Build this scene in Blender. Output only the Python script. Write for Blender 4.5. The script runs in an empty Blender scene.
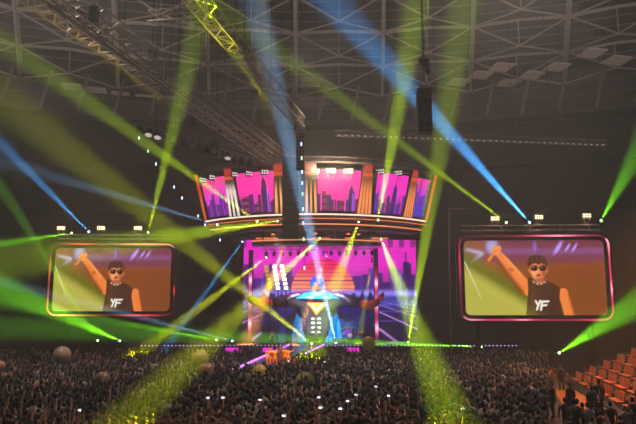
import bpy, math, random
import numpy as np
from mathutils import Vector, Matrix
R = math.radians
PI = math.pi
sc = bpy.context.scene
COL = sc.collection

# ------------------------------------------------------------------ camera, world, haze, lights
F = 636.0; TH = R(9.1); CAM = Vector((0, 0, 5.1))
cd = bpy.data.cameras.new('camera'); cam = bpy.data.objects.new('camera', cd); COL.objects.link(cam)
cd.lens = 36; cd.sensor_width = 36; cd.clip_end = 600
cam.location = CAM; cam.rotation_euler = (PI/2 + TH, 0, 0); sc.camera = cam
vs_ = sc.view_settings
vs_.view_transform = 'Standard'; vs_.look = 'None'; vs_.gamma = 1; vs_.use_curve_mapping = False; vs_.exposure = 0.0
sc.cycles.max_bounces = 3; sc.cycles.diffuse_bounces = 1; sc.cycles.glossy_bounces = 2; sc.cycles.volume_bounces = 0
sc.cycles.sample_clamp_indirect = 1.0; sc.cycles.caustics_reflective = False; sc.cycles.caustics_refractive = False
wd = bpy.data.worlds.new('arena_ambient'); sc.world = wd; wd.use_nodes = True
wd.node_tree.nodes['Background'].inputs[0].default_value = (.044, .042, .045, 1)
wd.node_tree.nodes['Background'].inputs[1].default_value = 1.0


def ray(px, py):
    u = (px - 318)/F; v = (212 - py)/F
    return Vector((u, math.cos(TH) - v*math.sin(TH), math.sin(TH) + v*math.cos(TH)))


def P(px, py, Y):
    d = ray(px, py); return CAM + d*(Y/d.y)


def Pz(px, py, z):
    d = ray(px, py); return CAM + d*((z - CAM.z)/d.z)


YG = (.40, .60, .0); GR = (.20, .80, .01); BL = (.055, .34, .85); PB = (.25, .52, .9); OR = (1, .38, .03); YE = (.54, .60, .0)


def spot(a, b, size, col, power, blend=.95, rad=.08):
    d = b - a
    l = bpy.data.lights.new('beam', 'SPOT'); l.spot_size = size; l.spot_blend = blend
    l.energy = power; l.color = col; l.shadow_soft_size = rad
    o = bpy.data.objects.new('beam', l); COL.objects.link(o); o.location = a
    o.rotation_euler = d.to_track_quat('-Z', 'Y').to_euler(); return o


# every beam of the show: lamp pixel, lamp distance, pixel it points to, distance there, width there, colour, power, label
BEAMS = [
 ((148,233),74,(203,6),36.3,30,YG,1.4,'moving head above the left screen at its right end, throwing a yellow-green beam upward','upright'),
 ((258,222),70,(0,40),38,28,YG,2.0,'moving head under the left half of the curved screens, beam up to the left','hang'),
 ((278,221),69.2,(0,262),36,46,YG,1.3,'moving head under the curved screens beside the dark speaker column, beam level to the left','hang'),
 ((72,233),73,(0,244),50,8,GR,1.3,'moving head above the left screen at its left end, green beam to the left','upright'),
 ((507,223),64,(262,40),34,22,YG,2.0,'moving head above the right screen at its left, yellow-green beam up left','upright'),
 ((601,221),63.5,(640,148),38,22,GR,.55,'moving head above the right screen at its right end, green beam up right','upright'),
 ((559,353),60,(640,302),32,28,GR,1.0,'moving head on the floor beside the aisle, bright green beam to the right','floor'),
 ((483,347),75,(240,337),64,12,GR,6.5,'moving head right of the stage, flat green beam along the stage front','floor'),
 ((120,341),74,(0,287),38,28,GR,1.5,'moving head on the floor below the left screen, wide green beam up left','floor'),
 ((98,341),73,(66,290),58,4,GR,1.3,'moving head on the floor below the left screen, thin green beam straight up','floor'),
 ((217,340),76,(0,302),45,16,GR,1.4,'moving head on the left stage wing, green beam low to the left','floor'),
 ((233,341),76.5,(80,302),52,8,PB,1.4,'moving head on the left stage wing, pale blue beam low to the left','floor'),
 ((312,344),76.0,(30,120),32,42,YE,2.1,'moving head on the stage front lip, broad yellow beam up left across the stage','floor'),
 ((336,344),76.0,(256,0),52,34,PB,3.0,'moving head on the stage front lip, long pale blue beam straight up','floor'),
 ((320,238),70.6,(105,440),20,46,YE,3.4,'moving head under the middle of the curved rig, yellow beam down left into the crowd','hang'),
 ((381,239),71.8,(460,440),20,48,YG,3.4,'moving head right under the curved rig, yellow-green beam down into the crowd','hang'),
 ((359,221),69.2,(334,290),62,16,YG,.9,'moving head under the central curved screen, short yellow-green beam down left','hang'),
 ((327,255),79.2,(300,330),76.5,8,OR,1.2,'moving head on the inner stage rail, orange beam down to the stage','hang'),
 ((378,221),69.9,(418,0),42,34,YG,1.3,'moving head under the right curved screens, green beam up to the roof','hang'),
 ((267,257),79.2,(150,345),60,14,YE,2.2,'moving head at the left of the inner stage rail, amber beam down left','hang'),
 ((286,241),78,(273,275),78,6,OR,1.3,'moving head above the left stage opening, short orange beam down','hang'),
 ((243,241),78,(163,352),62,9,BL,1.5,'moving head at the left stage corner, narrow blue beam down left','hang'),
 ((408,343),76.0,(436,175),55,18,YG,2.2,'moving head on the right of the stage floor, soft green beam upward','floor'),
 ((89,232),73.5,(-10,132),38,15,BL,2.0,'moving head above the left screen beside its middle lamps, blue beam up left','upright'),
 ((530,223),64,(322,-10),28,38,BL,4.2,'moving head above the right screen at its middle, strong blue beam up left','upright'),
 ((218,225),72.5,(30,170),45,14,PB,.8,'moving head under the far left of the curved rig, thin blue beam to the left','hang'),
 ((372,261),79.2,(362,322),79,6,YE,.6,'moving head on the inner stage rail at its right end, thin yellow beam down','hang'),
]
BEAM_W = 1.95e6
for s, sy, e, ey, w, c, pw, lab, mount in BEAMS:
    a = P(*s, sy); b = P(*e, ey); d = (b - a)
    size = 2*math.atan(w/2/F*b.y/d.length)*1.3
    spot(a + d.normalized()*.42, b, size, c, BEAM_W*pw*(1.0 if ey < 60 else .8))


def area(loc, target, sx, sy, col, power):
    l = bpy.data.lights.new('stage_light', 'AREA'); l.shape = 'RECTANGLE'; l.size = sx; l.size_y = sy
    l.energy = power; l.color = col
    o = bpy.data.objects.new('stage_light', l); COL.objects.link(o); o.location = loc
    o.rotation_euler = (Vector(target) - Vector(loc)).to_track_quat('-Z', 'Y').to_euler()


# wash lights without fixtures; those on stage, roof and audience are added fill
spot(Vector((-5, 69, 13.6)), P(315, 312, 80), R(30), (1, .9, .85), 4e4, 1, .3)
spot(Vector((6, 69, 13.6)), P(325, 318, 80), R(30), (.6, .8, 1), 3.4e4, 1, .3)
spot(Vector((0, 79, 13.5)), Vector((0, 78, 1.5)), R(120), (.75, .1, .9), .9e4, 1, .3)
for ux in (-38, 0, 38): spot(Vector((ux, 52, 27)), Vector((ux*.8, 88, 42)), R(125), (1, .92, .88), 5.5e3, 1, .4)      # added fill from below, lifts the roof ribs
spot(Vector((27.5, 42, 16)), Vector((15.6, 38, 0)), R(50), (1, .40, .11), 3.2e4, 1, .3)      # warm flood on aisle and right stand
spot(Vector((-4, 40, 33)), Vector((-3.2, 51, 1)), R(8), (1, .62, .14), 1.6e5, .6, .2)      # orange key on the runway
spot(Vector((-18, 38, 32)), Vector((-8, 34, 1)), R(100), (1, .82, .70), 2.0e4, 1, .4)     # added fill over the audience, out of view above
spot(Vector((14, 38, 32)), Vector((4, 34, 1)), R(100), (1, .82, .70), 2.0e4, 1, .4)

# ------------------------------------------------------------------ helpers


def lin(c):
    return tuple(((x/255)/12.92 if x/255 <= .04045 else ((x/255 + .055)/1.055)**2.4) for x in c)


_M = {}


def mat(name, col, rough=.7, metal=0, emit=0, noise=.25, scale=3.0):
    """col in 0..255 sRGB; a little procedural variation in every material"""
    if name in _M: return _M[name]
    m = bpy.data.materials.new(name); m.use_nodes = True; nt = m.node_tree; b = nt.nodes['Principled BSDF']
    c = lin(col)
    b.inputs['Roughness'].default_value = rough; b.inputs['Metallic'].default_value = metal
    if emit:
        b.inputs['Base Color'].default_value = (.02, .02, .02, 1)
        b.inputs['Emission Color'].default_value = (*c, 1); b.inputs['Emission Strength'].default_value = emit
        m.cycles.emission_sampling = 'NONE'
    else:
        tc = nt.nodes.new('ShaderNodeTexCoord'); n = nt.nodes.new('ShaderNodeTexNoise'); n.inputs['Scale'].default_value = scale
        r = nt.nodes.new('ShaderNodeMapRange'); r.inputs[3].default_value = 1 - noise; r.inputs[4].default_value = 1 + noise
        mx = nt.nodes.new('ShaderNodeMix'); mx.data_type = 'RGBA'; mx.blend_type = 'MULTIPLY'; mx.inputs[0].default_value = 1
        nt.links.new(tc.outputs['Object'], n.inputs['Vector']); nt.links.new(n.outputs['Fac'], r.inputs[0])
        mx.inputs[6].default_value = (*c, 1); nt.links.new(r.outputs[0], mx.inputs[7]); nt.links.new(mx.outputs[2], b.inputs['Base Color'])
    _M[name] = m; return m


def attr_mat(name, strength=None, objrand=False, rough=.8):
    """material reading the mesh colour attribute; emissive when strength is given (LED pixels)"""
    if name in _M: return _M[name]
    m = bpy.data.materials.new(name); m.use_nodes = True; nt = m.node_tree; b = nt.nodes['Principled BSDF']
    a = nt.nodes.new('ShaderNodeAttribute'); a.attribute_name = 'Col'
    b.inputs['Roughness'].default_value = rough
    if strength:
        b.inputs['Base Color'].default_value = (.01, .01, .01, 1)
        nt.links.new(a.outputs['Color'], b.inputs['Emission Color']); b.inputs['Emission Strength'].default_value = strength
        m.cycles.emission_sampling = 'NONE'
    elif objrand:
        oi = nt.nodes.new('ShaderNodeObjectInfo'); r = nt.nodes.new('ShaderNodeMapRange'); r.inputs[3].default_value = .45; r.inputs[4].default_value = 1.5
        mx = nt.nodes.new('ShaderNodeMix'); mx.data_type = 'RGBA'; mx.blend_type = 'MULTIPLY'; mx.inputs[0].default_value = 1
        nt.links.new(oi.outputs['Random'], r.inputs[0]); nt.links.new(a.outputs['Color'], mx.inputs[6]); nt.links.new(r.outputs[0], mx.inputs[7])
        nt.links.new(mx.outputs[2], b.inputs['Base Color'])
    else:
        nt.links.new(a.outputs['Color'], b.inputs['Base Color'])
    _M[name] = m; return m


def tag(o, label=None, cat=None, group=None, kind=None):
    if label: o['label'] = label
    if cat: o['category'] = cat
    if group: o['group'] = group
    if kind: o['kind'] = kind
    return o


def empty(name, loc, label=None, cat=None, group=None, kind=None, rz=0):
    o = bpy.data.objects.new(name, None); COL.objects.link(o); o.location = loc; o.rotation_euler = (0, 0, rz); o.empty_display_size = .2
    return tag(o, label, cat, group, kind)


class MB:
    def __init__(s): s.v = []; s.f = []; s.c = []
    def add(s, vs, fs, col=None):
        n = len(s.v); s.v += [tuple(x) for x in vs]; s.f += [tuple(i + n for i in f) for f in fs]
        if col is not None: s.c += [col]*len(vs)
        return s
    def box(s, c, d, rot=None, col=None):
        x, y, z = d[0]/2, d[1]/2, d[2]/2
        vs = [Vector((i*x, j*y, k*z)) for i in (-1, 1) for j in (-1, 1) for k in (-1, 1)]
        if rot is not None: vs = [rot @ v for v in vs]
        c = Vector(c)
        return s.add([v + c for v in vs], [(0,1,3,2),(4,6,7,5),(0,4,5,1),(2,3,7,6),(0,2,6,4),(1,5,7,3)], col)
    def tube(s, pts, rad, n=6, col=None, caps=True):
        pts = [Vector(p) for p in pts]
        if not hasattr(rad, '__len__'): rad = [rad]*len(pts)
        rings = []
        for i, p in enumerate(pts):
            d = (pts[min(i+1, len(pts)-1)] - pts[max(i-1, 0)])
            if d.length < 1e-9: d = Vector((0, 0, 1))
            d.normalize(); up = Vector((0, 0, 1)) if abs(d.z) < .95 else Vector((0, 1, 0))
            a = d.cross(up).normalized(); b = d.cross(a)
            rings.append([p + (a*math.cos(2*PI*k/n + PI/n) + b*math.sin(2*PI*k/n + PI/n))*rad[i] for k in range(n)])
        vs = [v for r in rings for v in r]; fs = []
        for i in range(len(pts)-1):
            for k in range(n):
                fs.append((i*n+k, i*n+(k+1) % n, (i+1)*n+(k+1) % n, (i+1)*n+k))
        if caps: fs += [tuple(range(n))[::-1], tuple(range((len(pts)-1)*n, len(pts)*n))]
        return s.add(vs, fs, col)
    def sphere(s, c, r, nu=12, nv=8, col=None, sc=(1, 1, 1), cut=None):
        vs = []; fs = []; c = Vector(c)
        for j in range(nv+1):
            t = PI*j/nv
            for i in range(nu):
                p = 2*PI*i/nu; vs.append(c + Vector((math.sin(t)*math.cos(p)*sc[0], math.sin(t)*math.sin(p)*sc[1], math.cos(t)*sc[2]))*r)
        for j in range(nv):
            if cut is not None and math.cos(PI*(j+.5)/nv) < cut: continue
            for i in range(nu): fs.append((j*nu+i, (j+1)*nu+i, (j+1)*nu+(i+1) % nu, j*nu+(i+1) % nu))
        return s.add(vs, fs, col)
    def lathe(s, prof, o=(0, 0, 0), axis=None, n=16, col=None):
        o = Vector(o); q = Vector((0, 0, 1)).rotation_difference(Vector(axis).normalized()) if axis is not None else None
        vs = []; fs = []
        for r, z in prof:
            for k in range(n):
                v = Vector((r*math.cos(2*PI*k/n), r*math.sin(2*PI*k/n), z))
                if q: v = q @ v
                vs.append(o + v)
        for i in range(len(prof)-1):
            for k in range(n): fs.append((i*n+k, i*n+(k+1) % n, (i+1)*n+(k+1) % n, (i+1)*n+k))
        return s.add(vs, fs, col)
    def build(s, name, m, parent=None, smooth=False, origin=None):
        me = bpy.data.meshes.new(name)
        vs = s.v
        if origin is not None: vs = [tuple(Vector(v) - Vector(origin)) for v in vs]
        me.from_pydata(vs, [], s.f); me.update()
        if s.c and len(s.c) == len(s.v):
            a = me.color_attributes.new('Col', 'FLOAT_COLOR', 'POINT')
            a.data.foreach_set('color', np.array([(*c, 1) for c in s.c], dtype=np.float32).ravel())
        me.materials.append(m)
        if smooth: me.polygons.foreach_set('use_smooth', [True]*len(me.polygons))
        o = bpy.data.objects.new(name, me); COL.objects.link(o)
        if parent is not None: o.parent = parent
        elif origin is not None: o.location = origin
        return o


def copy_tree(o, parent=None):
    c = o.copy(); COL.objects.link(c)
    if parent is not None: c.parent = parent
    for ch in [x for x in o.children]: copy_tree(ch, c)
    return c


DARK = mat('matt_black', (22, 21, 22), .8)
STEEL = mat('grey_steel', (132, 120, 118), .5, .3)
ALU = mat('truss_aluminium', (190, 180, 168), .4, .3)
BODY = mat('fixture_black', (30, 30, 32), .5)

# ------------------------------------------------------------------ haze
hb = MB().box((0, 50, 25), (220, 150, 64))
hm = bpy.data.materials.new('haze'); hm.use_nodes = True; nt = hm.node_tree; nt.nodes.clear()
n1 = nt.nodes.new('ShaderNodeVolumeScatter'); n1.inputs['Density'].default_value = .0030; n1.inputs['Anisotropy'].default_value = .25
n1.inputs['Color'].default_value = (.95, .97, .93, 1)
n2 = nt.nodes.new('ShaderNodeOutputMaterial'); nt.links.new(n1.outputs[0], n2.inputs['Volume'])
tag(hb.build('haze', hm), 'thin stage haze filling the whole arena', 'haze', kind='stuff')

# ------------------------------------------------------------------ arena shell
CY = -22.0; RW = 120.0


def ring_pt(r, a, z):   # a = 0 straight ahead (+Y), positive to the right
    return Vector((r*math.sin(a), CY + r*math.cos(a), z))


def dome_z(r): w_ = RW - r; return 40 + 10*(1 - (1 - w_/70)**2)


fl = MB(); fl.add([(-105, -8, 0), (105, -8, 0), (105, 105, 0), (-105, 105, 0)], [(0, 1, 2, 3)])
tag(fl.build('floor', mat('hall_floor', (52, 46, 42), .35, scale=.3)), kind='structure')

AN = [R(-60 + 3*i) for i in range(41)]
w = MB()
prof = [(114, 0), (114, 5), (116, 9), (117.5, 14), (120, 20), (120, 27), (119, 27.2), (119, 33.6), (120, 34)]
for i in range(len(AN)):
    for r, z in prof: w.v.append(tuple(ring_pt(r, AN[i], z)))
for i in range(len(AN)-1):
    for j in range(len(prof)-1):
        k = len(prof); w.f.append((i*k+j, (i+1)*k+j, (i+1)*k+j+1, i*k+j+1))
tag(w.build('wall_back', mat('hall_wall', (40, 38, 35), .9, scale=.15)), kind='structure')
g = MB()
prof = [(120, 34), (117.5, 34), (117.2, 34.8), (119, 34.8), (119.3, 39.3), (118.6, 39.8), (119.6, 40.4), (121, 42.6)]
for i in range(len(AN)):
    for r, z in prof: g.v.append(tuple(ring_pt(r, AN[i], z)))
for i in range(len(AN)-1):
    for j in range(len(prof)-1):
        k = len(prof); g.f.append((i*k+j, (i+1)*k+j, (i+1)*k+j+1, i*k+j+1))
go = g.build('wall_gallery', mat('gallery_panel', (74, 68, 66), .8, scale=.4)); tag(go, kind='structure')
gp = MB()
for i in range(-22, 23):
    a = R(2.5*i)
    gp.tube([ring_pt(117.3, a, 34.6), ring_pt(116.2, a + R(.65), 39.9)], .28, 4)
    for q in (.33, .66):
        gp.tube([ring_pt(117.2 - q, a + R(.65)*q, 34.8 + 5.2*q), ring_pt(117.2 - q, a + R(2.5) + R(.65)*q, 34.8 + 5.2*q)], .06, 4)
gp.build('gallery_post', mat('gallery_steel', (128, 116, 110), .7), go)

# dome roof: skin + space frame
d = MB(); rs = [121, 116, 112, 108, 104, 100, 96, 92, 88]
for i in range(len(AN)):
    for r in rs: d.v.append(tuple(ring_pt(r, AN[i], dome_z(r) + 2.2)))
for i in range(len(AN)-1):
    for j in range(len(rs)-1):
        k = len(rs); d.f.append((i*k+j, i*k+j+1, (i+1)*k+j+1, (i+1)*k+j))
ce = d.build('ceiling', mat('roof_deck', (88, 80, 78), .9, scale=.12)); tag(ce, kind='structure')
RIB = mat('roof_rib', (196, 182, 172), .7)
rb = MB(); rg = MB(); br = MB(); pu = MB()
ribs = [R(-47.9 + 6.6*i) for i in range(16)]
rr = [119.5, 112, 104.5, 97]
for ia, a in enumerate(ribs):
    rb.tube([ring_pt(r, a, dome_z(r) - .8) for r in (119.5, 112, 104.5, 97, 89)], .30, 5)
    rb.tube([ring_pt(r, a, dome_z(r) + 1.6) for r in (119.5, 112, 104.5, 97, 89)], .20, 5)
    if ia + 1 < len(ribs):
        b = ribs[ia+1]; mid = (a+b)/2
        for k, r in enumerate(rr):
            rg.tube([ring_pt(r, a, dome_z(r) - .8), ring_pt(r, mid, dome_z(r) - .4), ring_pt(r, b, dome_z(r) - .8)], .22, 5)
            if k + 1 < len(rr):
                r2 = rr[k+1]
                for p, q in ((a, b), (b, a)):
                    br.tube([ring_pt(r, p, dome_z(r) - .8), ring_pt((r+r2)/2, mid, dome_z((r+r2)/2) - 1.6), ring_pt(r2, q, dome_z(r2) - .8)], .13, 4)
                br.tube([ring_pt((r+r2)/2, mid, dome_z((r+r2)/2) - 1.6), ring_pt((r+r2)/2, mid, dome_z((r+r2)/2) + 2.1)], .1, 4)
        for r in np.arange(90, 120, 2.0):
            pu.tube([ring_pt(r, a, dome_z(r) + 2.0), ring_pt(r, b, dome_z(r) + 2.0)], .10, 4)
rb.build('radial_rib', RIB, ce); rg.build('ring_beam', RIB, ce); br.build('bracing', RIB, ce); pu.build('purlin', mat('purlin', (150, 138, 132), .8), ce)

# acoustic panels under the roof
PAN = mat('acoustic_panel', (240, 220, 212), .9, noise=.1)
panels = [((502,67),'right of the hanging speaker, brightest of its cluster'),((481,75),'right of the hanging speaker, left in its cluster'),((532,75),'far right cluster, beside the brightest panel'),
          ((508,83),'lowest in the cluster right of the hanging speaker'),((459,82),'nearest to the hanging speaker on its right'),((557,67),'dim one right of the right cluster'),
          ((592,53),'olive tinted, at the right edge of the roof'),((616,60),'olive tinted, last before the right edge'),
          ((72,87),'brightest of the left cluster'),((97,91),'second of the upper row in the left cluster'),((121,95),'third of the upper row in the left cluster'),((54,95),'leftmost of the left cluster'),
          ((110,103),'lowest of the left cluster'),((145,98),'beside the crossing green beam on the left'),((168,99),'right end of the left cluster')]
for (px, py), txt in panels:
    c = Pz(px, py, 38.2)
    t = empty('acoustic_panel', c, 'pale square acoustic panel under the roof, ' + txt, 'panel', 'acoustic panels under the roof', rz=R(12))
    MB().box((0, 0, 0), (2.7, 2.7, .18)).build('board', PAN, t)
    for i in (-1, 1):
        for j in (-1, 1): MB().tube([(i*1.3, j*1.3, 0), (i*1.3, j*1.3, 3.6)], .03, 4).build('hanger', STEEL, t)

# ------------------------------------------------------------------ trusses


def truss(name, a, b, s, label, m=ALU, group=None, step=None, r=.05, hang=None):
    a = Vector(a); b = Vector(b); L = (b - a).length; x = (b - a).normalized()
    side = x.cross(Vector((0, 0, 1))).normalized(); up = side.cross(x)
    t = empty(name, a, label, 'truss', group)
    ch = MB(); la = MB()
    cs = [(-.5, -.5), (.5, -.5), (.5, .5), (-.5, .5)]
    off = [side*(i*s) + up*(j*s) for i, j in cs]
    for o in off: ch.tube([o, o + x*L], r, 5)
    n = max(2, int(L/(step or s*1.1)))
    for k in range(n):
        p = x*(L*k/n); q = x*(L*(k+1)/n)
        for e in range(4):
            o1, o2 = off[e], off[(e+1) % 4]
            la.tube([p + (o1 if k % 2 else o2), q + (o2 if k % 2 else o1)], r*.55, 4, caps=False)
        la.tube([p + off[0], p + off[1]], r*.55, 4, caps=False)
    ch.build('chord', m, t); la.build('lacing', m, t)
    if hang:
        hg = MB()
        for k in range(hang):
            p = x*(L*(k+.5)/hang); hg.tube([p, p + Vector((0, 0, 43 - (a + p).z))], .025, 4)
        hg.build('hanging_cable', DARK, t)
    return t


TZ = 23.0
a0 = Pz(22, -12, TZ); a1 = Pz(268, 158, TZ)
truss('lighting_truss', a0, a1, 1.0, 'ceiling truss from the top left corner to the stage rig, lower edge catching yellow light', hang=6)
truss('lighting_truss', Pz(62, -12, TZ + .6), Pz(290, 160, TZ + .6), .8, 'second long dark truss running just right of the top left one', m=STEEL, hang=6)
cb = MB()
for k in range(5):
    o = Vector((.55 + .22*k, 0, -.3 + .25*math.sin(k*2)))
    cb.tube([a0 + o, (a0 + a1)/2 + o + Vector((0, 0, -.25)), a1 + o], .045, 5)
tag(cb.build('cable_bundle', mat('cable_grey', (120, 106, 98), .6), origin=a0), 'bundle of grey cables strung between the two long trusses at top left', 'cables')
truss('lighting_truss', Pz(187, -12, TZ), Pz(300, 122, TZ), .95, 'truss lit bright yellow, from the top edge down towards the middle of the stage', m=mat('bright_truss', (190, 182, 160), .4, .4), hang=4)
truss('lighting_truss', Pz(336, 133, 24), Pz(606, 143, 24), .6, 'long thin truss across the right half under the gallery', m=mat('dull_steel', (84, 78, 76), .6), hang=7, r=.035)
truss('lighting_truss', Pz(136, 120, 23), Pz(288, 167, 23), .8, 'truss carrying a row of dark lamps on the left, above the curved screens', m=STEEL, hang=5)
truss('lighting_truss', Pz(206, 66, 33), Pz(305, 60, 33), .8, 'high catwalk truss between the two diagonal trusses, the topmost of three', m=STEEL)
truss('lighting_truss', Pz(212, 86, 33), Pz(320, 82, 33), .8, 'high catwalk truss between the two diagonal trusses, the middle of three', m=STEEL)
truss('lighting_truss', Pz(150, 18, 26), Pz(205, 14, 26), .8, 'short cross truss at the top, joining the left truss to the yellow lit one', m=ALU)
truss('lighting_truss', Pz(225, 105, 31), Pz(330, 101, 31), .8, 'high catwalk truss above the dark speaker column, the lowest of three', m=STEEL)
# small lit dots on the far right truss
LAMPW = mat('tiny_white_lamp', (255, 225, 205), emit=.9)
t_ = MB(); A_ = Pz(336, 135, 23.5); B_ = Pz(606, 145, 23.5)
for k in range(44): t_.sphere(A_.lerp(B_, (k+.5)/44), .07, 6, 4)
tag(t_.build('string_light', LAMPW, origin=A_), 'string of tiny pale lights along the long thin truss on the right', 'string light')

# ------------------------------------------------------------------ moving heads and other lamps


def moving_head(loc, d, col, label, mount, size=.5):
    """base, yoke and a tilting head aimed along d; hangs from or stands on its mount"""
    s = size; d = Vector(d).normalized()
    t = empty('moving_head_lamp', loc, label, 'stage lamp', 'moving head lamps')
    sg = 1 if mount == 'hang' else -1
    MB().box((0, 0, sg*s*.95), (s*.75, s*.6, s*.28)).build('lamp_base', BODY, t)
    side = d.cross(Vector((0, 0, 1))); side = side.normalized() if side.length > .1 else Vector((1, 0, 0))
    y = MB()
    for k in (-1, 1): y.tube([side*(k*s*.42), side*(k*s*.42) + Vector((0, 0, sg*s*.8))], s*.07, 5)
    y.tube([side*(-s*.42) + Vector((0, 0, sg*s*.8)), side*(s*.42) + Vector((0, 0, sg*s*.8))], s*.08, 5)
    y.build('yoke', BODY, t)
    MB().lathe([(0, -s*.5), (s*.22, -s*.48), (s*.3, -s*.2), (s*.3, s*.2), (s*.36, s*.5), (s*.30, s*.5), (s*.28, s*.42), (0, s*.42)], (0, 0, 0), d, 14).build('head', BODY, t, True)
    MB().lathe([(0, s*.47), (s*.2, s*.46), (s*.27, s*.43)], (0, 0, 0), d, 14).build('lens', mat('lens_%d_%d_%d' % tuple(int(99*c) for c in col), tuple(255*min(1, (.55 + .45*c)) for c in col), emit=9), t)
    return t


for s, sy, e, ey, w, c, pw, lab, mount in BEAMS:
    a = P(*s, sy); b = P(*e, ey)
    moving_head(a, b - a, c, lab, 'hang' if mount == 'hang' else 'floor', .42)


def blinder(loc, yaw, label, group, warm=4.0, w=1.5, h=.62, dim=False, tilt=0):
    t = empty('blinder_lamp', loc, label, 'stage lamp', group, rz=yaw)
    MB().box((0, .14, 0), (w + .1, .2, h + .1)).build('housing', BODY, t)
    MB().tube([(-w*.3, .1, -h/2), (-w*.3, .1, -h/2 - .5), (w*.3, .1, -h/2 - .5), (w*.3, .1, -h/2)], .03, 5).build('bracket', STEEL, t)
    m = mat('blinder_glow', (255, 218, 168), emit=3.6) if not dim else mat('blinder_soft', (255, 250, 240), emit=1.2)
    for i in range(4):
        for j in range(2):
            MB().lathe([(0, 0), (w*.065, .01), (w*.082, .03), (w*.082, .06)], (-w/2 + w*(i+.5)/4, 0, (j-.5)*h*.5), (0, -1, 0), 10).build('lamp', m, t)
    return t


for px, Y, side, lst in ((0, 73.5, 'left', [(61, 228), (101, 228), (138, 228)]), (0, 64, 'right', [(495, 218.5), (539, 217), (587, 215.5)])):
    for k, (x, y) in enumerate(lst):
        sz = .95 if side == 'left' else .85
        p = P(x, y, Y)
        blinder(p, 0, 'warm eight-bulb blinder lamp above the %s side screen, %s of its three' % (side, ['left', 'middle', 'right'][k]), 'blinders above the side screens', w=sz, h=.42)
        l = bpy.data.lights.new('blinder_light', 'POINT'); l.energy = 160; l.color = (1, .72, .42); l.shadow_soft_size = .3
        o = bpy.data.objects.new('blinder_light', l); COL.objects.link(o); o.location = p + Vector((0, -.6, 0))

# ------------------------------------------------------------------ LED pictures: each painter maps u, v (0..1, v up) to the screen's own pixels


def sm(a, b, x): t = np.clip((x-a)/(b-a), 0, 1); return t*t*(3-2*t)


def mixc(img, m, c):
    c = np.array(lin(c)); m = np.clip(m, 0, 1)[..., None]; return img*(1-m) + c*m


def capm(X, Y, a, b, ra, rb, s=1.5):
    ax, ay = a; bx, by = b; dx, dy = bx-ax, by-ay
    t = np.clip(((X-ax)*dx + (Y-ay)*dy)/(dx*dx+dy*dy+1e-9), 0, 1)
    return 1 - sm(-s, s, np.hypot(X-ax-t*dx, Y-ay-t*dy) - (ra + (rb-ra)*t))


def ellm(X, Y, c, rx, ry, s=.12): return 1 - sm(1-s, 1+s, np.hypot((X-c[0])/rx, (Y-c[1])/ry))


def polym(X, Y, pts, s=2.0):
    inside = np.zeros_like(X, bool); n = len(pts); dist = np.full_like(X, 1e9)
    for i in range(n):
        x1, y1 = pts[i]; x2, y2 = pts[(i+1) % n]
        c = ((y1 > Y) != (y2 > Y)) & (X < (x2-x1)*(Y-y1)/((y2-y1) or 1e-9) + x1); inside ^= c
        dx, dy = x2-x1, y2-y1; t = np.clip(((X-x1)*dx+(Y-y1)*dy)/(dx*dx+dy*dy+1e-9), 0, 1)
        dist = np.minimum(dist, np.hypot(X-x1-t*dx, Y-y1-t*dy))
    return sm(-s, s, np.where(inside, dist, -dist))


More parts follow.
